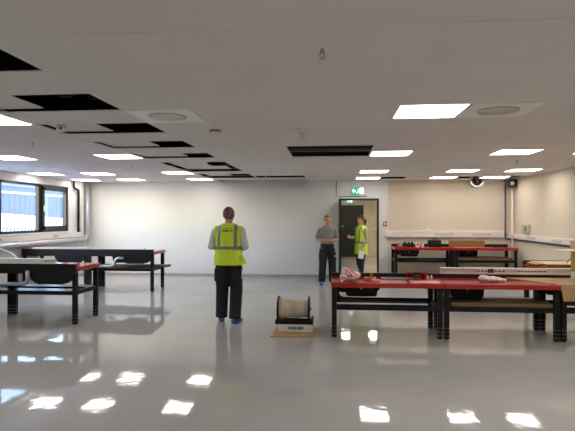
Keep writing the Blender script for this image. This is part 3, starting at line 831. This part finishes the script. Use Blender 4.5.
# brown cardboard sheet draped over the right end of the bench
t = thing('cardboard_sheet', 'brown cardboard sheet draped over the bench front beside the yellow box', 'cardboard')
cs = MB()
y_edge = 7.0 - 0.78 / 2 - 0.012
top = [(2.42, 7.36), (2.86, y_edge), (3.60, y_edge), (3.60, 7.36)]
cs.poly([(a, b) for a, b in top], (hC + 0.001, hC + 0.008), 'z')
cs.build('flat_panel', M['card'], t)
cs = MB().poly([(2.86, hC + 0.008), (2.895, hC - 0.20), (3.60, hC - 0.20), (3.60, hC + 0.008)], (y_edge - 0.007, y_edge), 'y')
cs.build('hanging_flap', M['card'], t)

t = thing('yellow_box', 'olive-yellow open carton with pale flaps at the right edge of the photo', 'carton', (3.50, 7.13, hC + 0.008), R(3))
b = MB(); bw, bd, bh = 0.20, 0.16, 0.41
b.box(-bw, bw, -bd, -bd + 0.005, 0, bh); b.box(-bw, bw, bd - 0.005, bd, 0, bh); b.box(-bw, -bw + 0.005, -bd, bd, 0, bh); b.box(bw - 0.005, bw, -bd, bd, 0, bh); b.box(-bw, bw, -bd, bd, 0, 0.005)
b.build('carton_body', M['olive'], t)
MB().box(-bw - 0.001, bw + 0.001, -bd - 0.001, bd + 0.001, 0.0, 0.10).build('white_band', M['white_card'], t)
MB().box(-bw - 0.0015, -bw + 0.10, -bd - 0.0015, -bd, 0.10, 0.20).build('dark_print', M['ink'], t)
MB().poly([(-bw, bh), (-bw - 0.235, bh - 0.005), (-bw - 0.235, bh - 0.011), (-bw, bh - 0.006)], (-bd, bd), 'y').build('left_flap', M['card_pale'], t)
MB().poly([(bd, bh), (bd + 0.03, bh + 0.12), (bd + 0.035, bh + 0.12), (bd + 0.006, bh - 0.002)], (-bw, bw), 'x').build('back_flap', M['card_pale'], t)
MB().poly([(-bd, bh), (-bd - 0.10, bh + 0.05), (-bd - 0.10, bh + 0.045), (-bd, bh - 0.005)], (-bw, bw), 'x').build('front_flap', M['card_pale'], t)

# ------------------------------------------------------------------ bench by the right wall
t = thing('flat_carton', 'flat brown carton on the bench by the right wall', 'carton', (3.60, 8.26, 0.82), R(3))
MB().box(-0.36, 0.36, -0.29, 0.29, 0, 0.045, bevel=0.003).build('carton_body', M['card_dark'], t)
MB().box(-0.365, 0.365, -0.295, 0.295, 0.045, 0.052).build('lid', M['card_pale'], t)
MB().poly([(-0.36, 0.05), (-0.44, 0.03), (-0.44, 0.024), (-0.36, 0.044)], (-0.1, 0.25), 'y').build('side_flap', M['card'], t)
o = MB().tube([(-0.08, 0, 0.005), (0.0, 0.0, 0.10), (0.14, 0.0, 0.10), (0.20, 0.01, 0.006)], 0.006, 8, round_=0.05).build('black_strap', M['black'], None, (3.70, 8.15, 0.872))
tag(o, 'black strap loop standing on the flat brown carton', 'strap')
o = MB().box(-0.03, 0.03, -0.002, 0.002, -0.055, 0.055, bevel=0.001).build('paper_tag', M['paper'], None, (3.215, 7.9185, 0.755), (R(-3), 0, 0))
tag(o, 'small white paper tag hanging at the corner of the right wall bench', 'tag')
o = MB().poly([(-0.05, 0.0), (0.02, 0.0), (0.05, 0.12), (0.0, 0.10)], (-0.012, 0.012), 'y').build('paper_scrap', M['paper'], None, (3.06, 7.75, 0.0), (R(-20), 0, R(10)))
tag(o, 'crumpled white paper scrap on the floor under the right benches', 'paper')

# ------------------------------------------------------------------ back wall bench
t = thing('black_case', 'black hard tool case on the back bench left of the brown carton', 'case', (2.49, 12.62, hA), R(2))
MB().box(-0.15, 0.15, -0.09, 0.09, 0, 0.17, bevel=0.015).build('case_body', M['black'], t)
MB().box(-0.152, 0.152, -0.092, 0.092, 0.108, 0.116).build('lid_seam', M['darkgrey'], t)
MB().tube([(-0.06, -0.02, 0.168), (-0.06, -0.02, 0.205), (0.06, -0.02, 0.205), (0.06, -0.02, 0.168)], 0.009, 8, round_=0.02).build('handle', M['black'], t)
for sx in (-0.08, 0.08): MB().box(sx - 0.015, sx + 0.015, -0.098, -0.09, 0.09, 0.13).build('latch', M['darkgrey'], t)
t = thing('brown_carton', 'long brown cardboard carton on the back bench in the corner', 'carton', (3.27, 12.66, hA), R(-1))
MB().box(-0.40, 0.40, -0.13, 0.13, 0, 0.16, bevel=0.004).build('carton_body', M['card_dark'], t)
MB().poly([(-0.40, 0.16), (0.40, 0.16), (0.37, 0.19), (-0.36, 0.20)], (-0.13, -0.126), 'y').build('raised_flap', M['card'], t)
MB().box(-0.40, 0.40, -0.025, 0.025, 0.16, 0.162).build('packing_tape', M['card_pale'], t)
o = MB().box(-0.46, 0.46, -0.05, 0.05, 0, 0.003).build('pink_reflection', M['pink_sheen'], None, (3.36, 12.42, hA), (0, 0, R(-1)))  # reflection along the back bench, painted as a pale pink strip
tag(o, 'painted pale pink reflection strip along the front of the back bench before the carton', 'reflection')
specs = [(1.60, 12.50, 'orange'), ]
t = thing('spray_can', 'small black can on the back bench, leftmost of three', 'can', (1.76, 12.55, hA), 0, 'black cans on the back bench')
MB().lathe([(0.032, 0), (0.033, 0.005), (0.033, 0.10), (0.024, 0.115)], seg=16).build('can_body', M['black'], t, smooth=False)
MB().lathe([(0.018, 0.115), (0.018, 0.135)], seg=12).build('cap', M['darkgrey'], t)
for (x, y, l) in ((1.85, 12.50, 'small black can on the back bench, middle of three'), (1.94, 12.56, 'small black can on the back bench, rightmost of three')):
    c = copy_tree(t); c.location = (x, y, hA); c['label'] = l
t = thing('tape_roll', 'pinkish white roll standing on the back bench right of the black cans', 'roll', (2.07, 12.52, hA))
MB().lathe([(0.028, -0.03), (0.062, -0.03), (0.062, 0.03), (0.028, 0.03)], c=(0, 0, 0.062), axis='y', seg=22, loop=True).build('tape', M['bag'], t)
MB().lathe([(0.026, -0.028), (0.026, 0.028)], c=(0, 0, 0.062), axis='y', seg=18).build('core', M['orange'], t)
t = thing('glove_pouch', 'small brown pouch at the left end of the back bench', 'pouch', (1.64, 12.50, hA))
remeshed(MB().ball((0, 0, 0.03), (0.065, 0.045, 0.032)).ball((0.01, 0, 0.055), (0.04, 0.03, 0.025)), 'pouch_body', M['card'], t, 0.006, 1)
MB().tube([(-0.03, -0.02, 0.05), (0.0, -0.02, 0.085), (0.03, -0.02, 0.055)], 0.005, 8, round_=0.02).build('cord', M['card_dark'], t)
t = thing('small_jar', 'small cream jar on the back bench beside the pinkish roll', 'jar', (2.19, 12.55, hA))
MB().lathe([(0.03, 0), (0.034, 0.006), (0.034, 0.055), (0.026, 0.065)], seg=18).build('jar_body', M['cream_plastic'], t)
MB().lathe([(0.029, 0.065), (0.029, 0.083)], seg=18).build('lid', M['white_plastic'], t)
t = thing('wall_hook', 'tiny white fitting standing on the trunking above the black case', 'fitting', (2.46, YB - 0.03, 1.23))
MB().box(-0.03, 0.03, -0.02, 0.02, 0, 0.03, bevel=0.004).build('base', M['white_plastic'], t)
MB().tube([(0, 0, 0.03), (0, 0, 0.07)], 0.012, 8).build('peg', M['cream_plastic'], t)

# ------------------------------------------------------------------ cable drum on the floor
o = MB().poly([(-0.83, 6.58), (-0.25, 6.60), (-0.21, 7.16), (-0.80, 7.18)], (0.0, 0.016), 'z').build('floor_board', M['card'])
tag(o, 'tan board lying on the floor under the cable drum', 'board')
t = thing('drum_carton', 'low white carton with dark and blue print under the cable drum', 'carton', (-0.515, 6.99, 0.016))
MB().box(-0.235, 0.235, -0.15, 0.15, 0, 0.10, bevel=0.004).build('carton_body', M['white_card'], t)
pr = MB()
for a, b in ((-0.10, -0.085), (-0.08, -0.065), (-0.055, -0.045), (-0.04, -0.025), (-0.02, -0.006), (0.0, 0.014), (0.018, 0.024)):
    pr.box(a, b, -0.152, -0.15, 0.034, 0.07)
pr.build('dark_print', M['ink'], t)
MB().box(0.03, 0.11, -0.152, -0.15, 0.034, 0.072).build('blue_print', M['blueink'], t)
t = thing('cable_drum', 'black-flanged drum of cream cable standing on the white carton', 'cable drum', (-0.545, 6.99, 0.116))
zc = 0.195
dr = MB()
dr.box(-0.25, 0.27, -0.135, -0.10, 0.0, 0.06).box(-0.25, 0.27, 0.10, 0.13, 0.0, 0.035).box(-0.25, -0.22, -0.13, 0.13, 0.0, 0.05).box(0.24, 0.27, -0.13, 0.13, 0.0, 0.07)
dr.build('cradle', M['black'], t)
for x in (-0.225, 0.20):
    f_ = MB().lathe([(0.03, 0.0), (0.172, 0.0), (0.175, 0.006), (0.175, 0.016), (0.172, 0.022), (0.03, 0.022)], c=(x, 0, zc), axis='x', seg=40).build('flange', M['black'], t)
    MB().lathe([(0.045, -0.004), (0.045, 0.026)], c=(x, 0, zc), axis='x', seg=20).build('hub', M['darkgrey'], f_)
prof = [(0.04, -0.203)]
n = 26
for k in range(n):
    h0 = -0.203 + k * (0.403 / n); st = 0.403 / n
    r = 0.132 + 0.006 * math.sin(k * 0.5) - 0.008 * (k / n) + (0.012 if k < 3 else 0)
    prof += [(r - 0.004, h0), (r, h0 + st * 0.35), (r, h0 + st * 0.65), (r - 0.004, h0 + st)]
prof.append((0.04, 0.20))
MB().lathe(prof, c=(0, 0, zc), axis='x', seg=32).build('wound_cable', M['rope'], t, smooth=True)
MB().cyl((-0.25, 0, zc), (0.25, 0, zc), 0.015, 12).build('axle', M['steel'], t)

# ------------------------------------------------------------------ people
def hand(mb, w, f, n, thumb=1, sc=1.0, curl=1.0):
    w = Vector(w); f = Vector(f).normalized(); n = Vector(n); n = (n - f * n.dot(f)).normalized()
    s = f.cross(n).normalized() * thumb
    for k, (off, ln) in enumerate(((1.5, 0.92), (0.5, 1.0), (-0.5, 0.95), (-1.5, 0.76))):
        b0 = w + s * (off * 0.009 * sc); kn = w + f * (0.085 * sc) + s * (off * 0.0205 * sc)
        mb.loft([b0, (b0 + kn) / 2, kn], [0.017 * sc, 0.015 * sc, 0.0125 * sc], 8)
        p1 = kn + (f * (1 - 0.25 * curl) - n * 0.45 * curl).normalized() * (0.042 * ln * sc)
        p2 = p1 + (f * (0.8 - 0.6 * curl) - n * 0.8 * curl).normalized() * (0.027 * ln * sc)
        p3 = p2 + (f * (0.7 - 0.8 * curl) - n * 0.7 * curl).normalized() * (0.019 * ln * sc)
        mb.loft([kn, p1, p2, p3], [0.0105 * sc, 0.0098 * sc, 0.009 * sc, 0.0068 * sc], 8)
        mb.ball(p3, 0.0068 * sc, sub=1)
    t0 = w + f * 0.022 * sc + s * 0.018 * sc
    t1 = t0 + (s * 0.75 + f * 0.65 - n * 0.25).normalized() * 0.042 * sc
    t2 = t1 + (s * 0.25 + f * 0.9 - n * 0.35).normalized() * 0.03 * sc
    t3 = t2 + (f * 0.9 - s * 0.1 - n * 0.4).normalized() * 0.022 * sc
    mb.loft([t0, t1, t2, t3], [0.016 * sc, 0.0125 * sc, 0.0105 * sc, 0.008 * sc], 8)
    mb.ball(t3, 0.008 * sc, sub=1)

def head_geo(mb, hc, k=1.0, turn=0.0, beard=0.0):
    """head of ~0.225 m height centred at hc, looking toward +y turned by turn about z"""
    rz = Matrix.Rotation(turn, 3, 'Z')
    def P(x, y, z): return Vector(hc) + rz @ (Vector((x, y, z)) * k)
    from mathutils import Euler
    e = Euler((0, 0, turn))
    mb.ball(P(0, -0.012, 0.022), (0.076 * k, 0.097 * k, 0.092 * k), rot=e)          # skull
    mb.ball(P(0, 0.022, -0.032), (0.060 * k, 0.064 * k, 0.080 * k), rot=e)          # face
    mb.ball(P(0, 0.050, -0.088), (0.034 * k, 0.030 * k, 0.024 * k), rot=e)          # chin
    mb.ball(P(0, 0.074, 0.016), (0.046 * k, 0.014 * k, 0.011 * k), rot=e)           # brow
    mb.loft([P(0, 0.080, 0.004), P(0, 0.096, -0.020), P(0, 0.103, -0.032)], [0.009 * k, 0.012 * k, 0.013 * k], 8)   # nose
    mb.ball(P(0.011, 0.092, -0.035), 0.010 * k, sub=1); mb.ball(P(-0.011, 0.092, -0.035), 0.010 * k, sub=1)
    mb.ball(P(0, 0.078, -0.058), (0.024 * k, 0.012 * k, 0.007 * k), rot=e); mb.ball(P(0, 0.076, -0.068), (0.021 * k, 0.012 * k, 0.007 * k), rot=e)
    for s in (-1, 1):
        mb.ball(P(s * 0.040, 0.052, -0.030), (0.022 * k, 0.022 * k, 0.020 * k), rot=e)
        mb.ball(P(s * 0.078, -0.010, -0.008), (0.010 * k, 0.020 * k, 0.033 * k), rot=Euler((0, s * 0.2, turn)))   # ear

def head_cls(hc, k, turn):
    rz = Matrix.Rotation(-turn, 3, 'Z')
    def f(c, n):
        p = rz @ (c - Vector(hc)) / k
        if p.y > 0.05:
            if ((abs(p.x) - 0.031) / 0.012) ** 2 + ((p.z - 0.002) / 0.006) ** 2 < 1: return 1
            if ((abs(p.x) - 0.032) / 0.019) ** 2 + ((p.z - 0.0225 + 3 * (abs(p.x) - 0.032) ** 2 / 0.1) / 0.0045) ** 2 < 1: return 2
            if (p.x / 0.025) ** 2 + ((p.z + 0.063) / 0.0085) ** 2 < 1 and p.y > 0.06: return 3
        return 0
    return f

def hair_shell(parent, hc, k, turn, m, front=0.02, low=-0.06, thick=1.07, extra=None):
    rz = Matrix.Rotation(-turn, 3, 'Z')
    from mathutils import Euler
    mb = MB()
    mb.ball(Vector(hc) + Matrix.Rotation(turn, 3, 'Z') @ (Vector((0, -0.014, 0.024)) * k), (0.077 * k * thick, 0.098 * k * thick, 0.094 * k * thick), rot=Euler((0, 0, turn)), sub=4)
    dele = []
    for f in mb.bm.faces:
        p = rz @ (f.calc_center_median() - Vector(hc)) / k
        lim = low + max(0.0, (p.y + 0.045)) * 1.05          # hairline rises toward the front
        if p.z < lim or (p.y > 0.045 and p.z < front + 0.045): dele.append(f)
    bmesh.ops.delete(mb.bm, geom=dele, context='FACES')
    geo = bmesh.ops.extrude_face_region(mb.bm, geom=mb.bm.faces[:])
    for v in geo['geom']:
        if isinstance(v, bmesh.types.BMVert):
            c = Vector(hc) + Vector((0, -0.012 * k, 0.02 * k))
            v.co = c + (v.co - c) * 0.90
    if extra: extra(mb)
    return mb.build('hair', m, parent, smooth=True)

TORSO = [(0.86, .150, .105), (0.95, .165, .115), (1.05, .152, .108), (1.18, .160, .112), (1.30, .176, .118), (1.38, .180, .108), (1.44, .135, .085), (1.48, .075, .065)]
def torso(mb, rings, dx=0.0, grow=0.0, dy=0.0, wf=1.0):
    mb.loft([(dx, dy, z) for z, a, b in rings], [((a + grow) * wf, b + grow) for z, a, b in rings], 20, up=(1, 0, 0))

def person(name, label, loc, rz, k, skin, hair, arms, legs, turn, top_mat, sleeve, vest, leg_mat, shoe_mat, female=False):
    t = thing('person', label, 'person', loc, rz)
    t.scale = (k, k, k)
    wf = 0.90 if female else 1.0
    hc = Vector((0, 0.02, 1.62))
    hk = 1.06
    body = MB()
    torso(body, TORSO, wf=wf)
    body.loft([(0, -0.005, 1.44), (0, 0.0, 1.50), (0, 0.01, 1.58)], [0.064 * wf, 0.056 * wf, 0.054 * wf], 14)
    head_geo(body, hc, hk, turn)
    for a in arms:
        S, E, Wp = (Vector(p) for p in a['path'])
        body.loft([S, S.lerp(E, .5), E, E.lerp(Wp, .35), Wp], [0.042 * wf, 0.043 * wf, 0.038 * wf, 0.038 * wf, 0.026 * wf], 12)
        body.ball(S, 0.040 * wf, sub=2)
        f = (Wp - E).normalized() if 'f' not in a else Vector(a['f'])
        hand(body, Wp, f, a['n'], a['thumb'], 0.95 * (0.92 if female else 1.0), a.get('curl', 0.7))
    for hp, kn, an, toe in legs:
        hp, kn, an = Vector(hp), Vector(kn), Vector(an)
        body.loft([hp, hp.lerp(kn, .5), kn, kn.lerp(an, .35), an], [0.080, 0.070, 0.050, 0.050, 0.034], 14)
        d = Vector((toe[0], toe[1], 0)).normalized()
        body.loft([an + Vector((0, 0, -0.01)) - d * 0.03, an + d * 0.05 - Vector((0, 0, 0.035)), an + d * 0.15 - Vector((0, 0, 0.055))], [(0.036, 0.036), (0.036, 0.030), (0.030, 0.016)], 12)
    remeshed(body, 'body', [skin, M['eye'], hair[0], M['lip']], t, 0.0062, 2, head_cls(hc, hk, turn))
    hair_shell(t, hc, hk, turn, hair[0], **hair[1])
    # upper garment
    sh = MB()
    torso(sh, TORSO, grow=0.014, wf=wf)
    sh.loft([(0, 0, 1.43), (0, 0.0, 1.492)], [0.085, 0.066 * wf], 16)
    for a in arms:
        S, E, Wp = (Vector(p) for p in a['path'])
        sh.ball(S + Vector((-0.012 * (1 if S.x > 0 else -1), 0, -0.012)), 0.064 * wf, sub=2)
        if sleeve == 'short':
            sh.loft([S, S.lerp(E, .45), S.lerp(E, .82)], [0.060 * wf, 0.062 * wf, 0.064 * wf], 14)
        else:
            sh.loft([S, S.lerp(E, .5), E, E.lerp(Wp, .4), E.lerp(Wp, .93)], [0.060 * wf, 0.058 * wf, 0.053 * wf, 0.048 * wf, 0.038 * wf], 14)
            sh.ball(E, 0.056 * wf, sub=2)
    remeshed(sh, 'shirt', top_mat, t, 0.008, 3)
    # trousers
    tr = MB()
    tr.loft([(0, 0, 1.03), (0, 0, 0.95), (0, 0, 0.84)], [(.172 * wf, .124), (.182 * wf, .132), (.170 * wf, .125)], 20, up=(1, 0, 0))
    for hp, kn, an, toe in legs:
        hp, kn, an = Vector(hp), Vector(kn), Vector(an)
        if female: rr = [0.090, 0.080, 0.062, 0.056, 0.050]
        else: rr = [0.108, 0.106, 0.096, 0.092, 0.090]
        tr.loft([hp, hp.lerp(kn, .5), kn, kn.lerp(an, .5), an + Vector((0, 0, 0.015 if female else -0.02))], rr, 16)
    remeshed(tr, 'trousers', leg_mat, t, 0.009, 3)
    # overshoes
    for hp, kn, an, toe in legs:
        an = Vector(an); d = Vector((toe[0], toe[1], 0)).normalized()
        so = MB()
        so.loft([(an.x - d.x * 0.075, an.y - d.y * 0.075, 0.042), (an.x, an.y, 0.048), (an.x + d.x * 0.09, an.y + d.y * 0.09, 0.040), (an.x + d.x * 0.175, an.y + d.y * 0.175, 0.030), (an.x + d.x * 0.205, an.y + d.y * 0.205, 0.024)],
                [(0.030, 0.030), (0.050, 0.046), (0.053, 0.040), (0.044, 0.030), (0.018, 0.016)], 16, up=(d.y, -d.x, 0))
        so.loft([(an.x, an.y, 0.05), (an.x, an.y, 0.12)], [0.050, 0.052], 14)
        s_ = remeshed(so, 'overshoe', shoe_mat, t, 0.007, 2)
        for v in s_.data.vertices: v.co.z = max(0.0015, v.co.z)
    if vest:
        vm = MB()
        vest['geo'](vm)
        remeshed(vm, 'safety_vest', [M['vest'], M['reflect'], M['vest_print']], t, 0.0065, 2, vest['cls'])
    return t

VEST = [(0.0, 0, 0)]
def vest_geo_man(mb):
    rings = [(0.87, .238, .165), (0.94, .228, .160), (1.05, .214, .152), (1.18, .212, .150), (1.30, .214, .150), (1.40, .206, .132), (1.45, .170, .106), (1.485, .110, .084), (1.50, .088, .074)]
    mb.loft([(0, 0, z) for z, a, b in rings], [(a, b) for z, a, b in rings], 24, up=(1, 0, 0))
    for s in (-1, 1): mb.loft([(s * .175, 0, 1.29), (s * .190, 0, 1.39), (s * .165, 0, 1.45)], [(.045, .09), (.047, .088), (.035, .07)], 14, up=(1, 0, 0))
    mb.loft([(0.19, -0.04, 1.0), (0.235, -0.05, 0.93), (0.285, -0.06, 0.89)], [(.05, .06), (.045, .05), (.01, .02)], 12)
def vest_cls_man(c, n):
    ax = abs(c.x)
    if 1.105 < c.z < 1.155: return 1
    if 0.098 < ax < 0.150 and c.z > 1.155 and abs(n.x) < 0.8: return 1
    if c.y < -0.06 and ax < 0.088:
        if 1.372 < c.z < 1.398:
            if (int((c.x + 0.2) * 1000) % 20) < 15: return 2
        if ax < 0.075 and 1.412 < c.z < 1.428 and (int((c.x + 0.2) * 1000) % 15) < 9: return 2
    return 0
def vest_geo_woman(mb):
    rings = [(0.70, .196, .188), (0.82, .194, .186), (1.05, .184, .172), (1.18, .180, .166), (1.28, .184, .160), (1.38, .178, .130), (1.44, .146, .098), (1.49, .090, .074)]
    mb.loft([(0, 0, z) for z, a, b in rings], [(a, b) for z, a, b in rings], 24, up=(1, 0, 0))
    for s in (-1, 1): mb.loft([(s * .15, 0, 1.28), (s * .168, 0, 1.37), (s * .145, 0, 1.43)], [(.04, .085), (.043, .083), (.035, .065)], 14, up=(1, 0, 0))
def vest_cls_woman(c, n):
    ax = abs(c.x)
    if 0.985 < c.z < 1.035: return 1
    if 0.072 < ax < 0.118 and c.z > 1.035 and abs(n.x) < 0.8: return 1
    if ax < 0.006 and c.y > 0: return 2
    return 0

# the man with his back to the camera
m1 = person('person', 'man in a yellow-green safety vest standing with his back to the camera', (-1.575, 7.47, 0), R(0), 1.0, M['skin1'],
       (M['hair_grey'], dict(front=0.03, low=-0.075, thick=1.05)),
       [dict(path=[(-0.20, 0, 1.40), (-0.262, -0.03, 1.15), (-0.11, 0.20, 1.07)], n=(0.3, 0, 1), thumb=1, f=(0.75, 0.6, 0.0)),
        dict(path=[(0.20, 0, 1.40), (0.262, -0.03, 1.15), (0.11, 0.20, 1.07)], n=(-0.3, 0, 1), thumb=-1, f=(-0.75, 0.6, 0.05))],
       [((-0.095, 0, 0.90), (-0.105, 0.03, 0.48), (-0.115, 0.02, 0.09), (-0.25, 1)), ((0.095, 0, 0.90), (0.115, 0.02, 0.48), (0.115, -0.10, 0.09), (0.3, 1))],
       R(-6), M['shirt_pale'], 'long', dict(geo=vest_geo_man, cls=vest_cls_man), M['trouser'], M['overshoe'])
for s in (-1, 1):
    MB().box(s * 0.185 - 0.02, s * 0.185 + 0.02, -0.07, 0.08, 0.62, 0.82, bevel=0.012).build('cargo_pocket', M['trouser'], m1)
    MB().box(s * 0.212 - 0.004, s * 0.212 + 0.004, -0.05, -0.015, 0.66, 0.80, bevel=0.003).build('pocket_tag', M['paper'], m1)

# the man in the grey T-shirt facing the camera
m2 = person('person', 'man in a grey short-sleeved top and black trousers facing the camera, hands together', (-0.135, 11.85, 0), R(197), 0.935, M['skin2'],
       (M['hair_short'], dict(front=0.028, low=-0.03, thick=1.03)),
       [dict(path=[(-0.182, 0, 1.385), (-0.262, -0.03, 1.13), (-0.06, 0.20, 1.10)], n=(0.2, 0.3, 1), thumb=1, f=(0.9, 0.35, 0.0)),
        dict(path=[(0.182, 0, 1.385), (0.262, -0.03, 1.13), (0.06, 0.22, 1.12)], n=(-0.2, 0.3, 1), thumb=-1, f=(-0.9, 0.25, 0.0))],
       [((-0.095, 0, 0.90), (-0.125, 0.02, 0.48), (-0.135, 0.0, 0.09), (-0.35, 1)), ((0.095, 0, 0.90), (0.125, 0.02, 0.48), (0.145, 0.0, 0.09), (0.35, 1))],
       R(-4), M['tee'], 'short', None, M['trouser'], M['overshoe'])
for s in (-1, 1):
    MB().box(s * 0.19 - 0.02, s * 0.19 + 0.02, -0.06, 0.09, 0.58, 0.80, bevel=0.012).build('cargo_pocket', M['trouser'], m2)
MB().box(-0.205, -0.150, 0.09, 0.098, 0.70, 0.735, bevel=0.002).build('pocket_logo', M['paper'], m2)

# the woman in the doorway
def ponytail(mb):
    mb.loft([(0, -0.105, 1.64), (0, -0.135, 1.61), (0, -0.13, 1.54), (0, -0.12, 1.47)], [0.026, 0.034, 0.030, 0.012], 12)
w1 = person('person', 'woman in a yellow safety vest standing in the doorway facing left, holding paper', (0.71, 12.75, 0), R(122), 0.935, M['skin3'],
       (M['hair_dark'], dict(front=0.01, low=-0.085, thick=1.06, extra=ponytail)),
       [dict(path=[(-0.172, 0, 1.385), (-0.212, -0.03, 1.10), (-0.205, 0.10, 0.88)], n=(-1, 0, 0), thumb=1, f=(0, 0.25, -0.95)),
        dict(path=[(0.172, 0, 1.385), (0.21, 0.02, 1.13), (0.14, 0.25, 1.14)], n=(1, 0, -0.2), thumb=-1, f=(0.0, 0.9, 0.3))],
       [((-0.085, 0, 0.88), (-0.09, 0.03, 0.47), (-0.10, 0.06, 0.09), (-0.1, 1)), ((0.085, 0, 0.88), (0.085, 0.03, 0.47), (0.09, -0.10, 0.09), (0.1, 1))],
       R(10), M['jumper'], 'long', dict(geo=vest_geo_woman, cls=vest_cls_woman), M['jeans'], M['overshoe'], True)
pp = MB()
pp.box(-0.075, 0.075, -0.001, 0.001, -0.105, 0.105)
o = pp.build('paper_sheet', M['paper'], None, (0.70, 12.525, 0.66), (R(4), R(10), R(24)))
tag(o, 'folded white paper held low in the hand of the woman', 'paper')

# ------------------------------------------------------------------ light, camera, colour
w = bpy.data.worlds.new('World'); scene.world = w; w.use_nodes = True
nt = w.node_tree
bgn = nt.nodes['Background']
sk = nt.nodes.new('ShaderNodeTexSky'); sk.sky_type = 'NISHITA'; sk.sun_disc = False; sk.sun_elevation = R(35); sk.sun_rotation = R(200); sk.air_density = 1.2; sk.dust_density = 0.8
nt.links.new(sk.outputs['Color'], bgn.inputs['Color'])
bgn.inputs['Strength'].default_value = 0.8

cam = bpy.data.cameras.new('camera'); co = bpy.data.objects.new('camera', cam); COL.objects.link(co)
cam.sensor_width = 36.0; cam.lens = 500.0 / 575.0 * 36.0; cam.clip_start = 0.02; cam.clip_end = 200
co.location = (0, 0, 1.6); co.rotation_euler = (R(90.115), 0, R(5.2))
scene.camera = co
scene.view_settings.view_transform = 'Standard'
scene.view_settings.look = 'None'
scene.view_settings.gamma = 1.0
scene.view_settings.use_curve_mapping = False
scene.view_settings.exposure = 0.95
scene.cycles.use_denoising = True
scene.cycles.max_bounces = 10
scene.cycles.diffuse_bounces = 5
scene.cycles.glossy_bounces = 4
scene.cycles.transparent_max_bounces = 12
scene.cycles.sample_clamp_indirect = 6
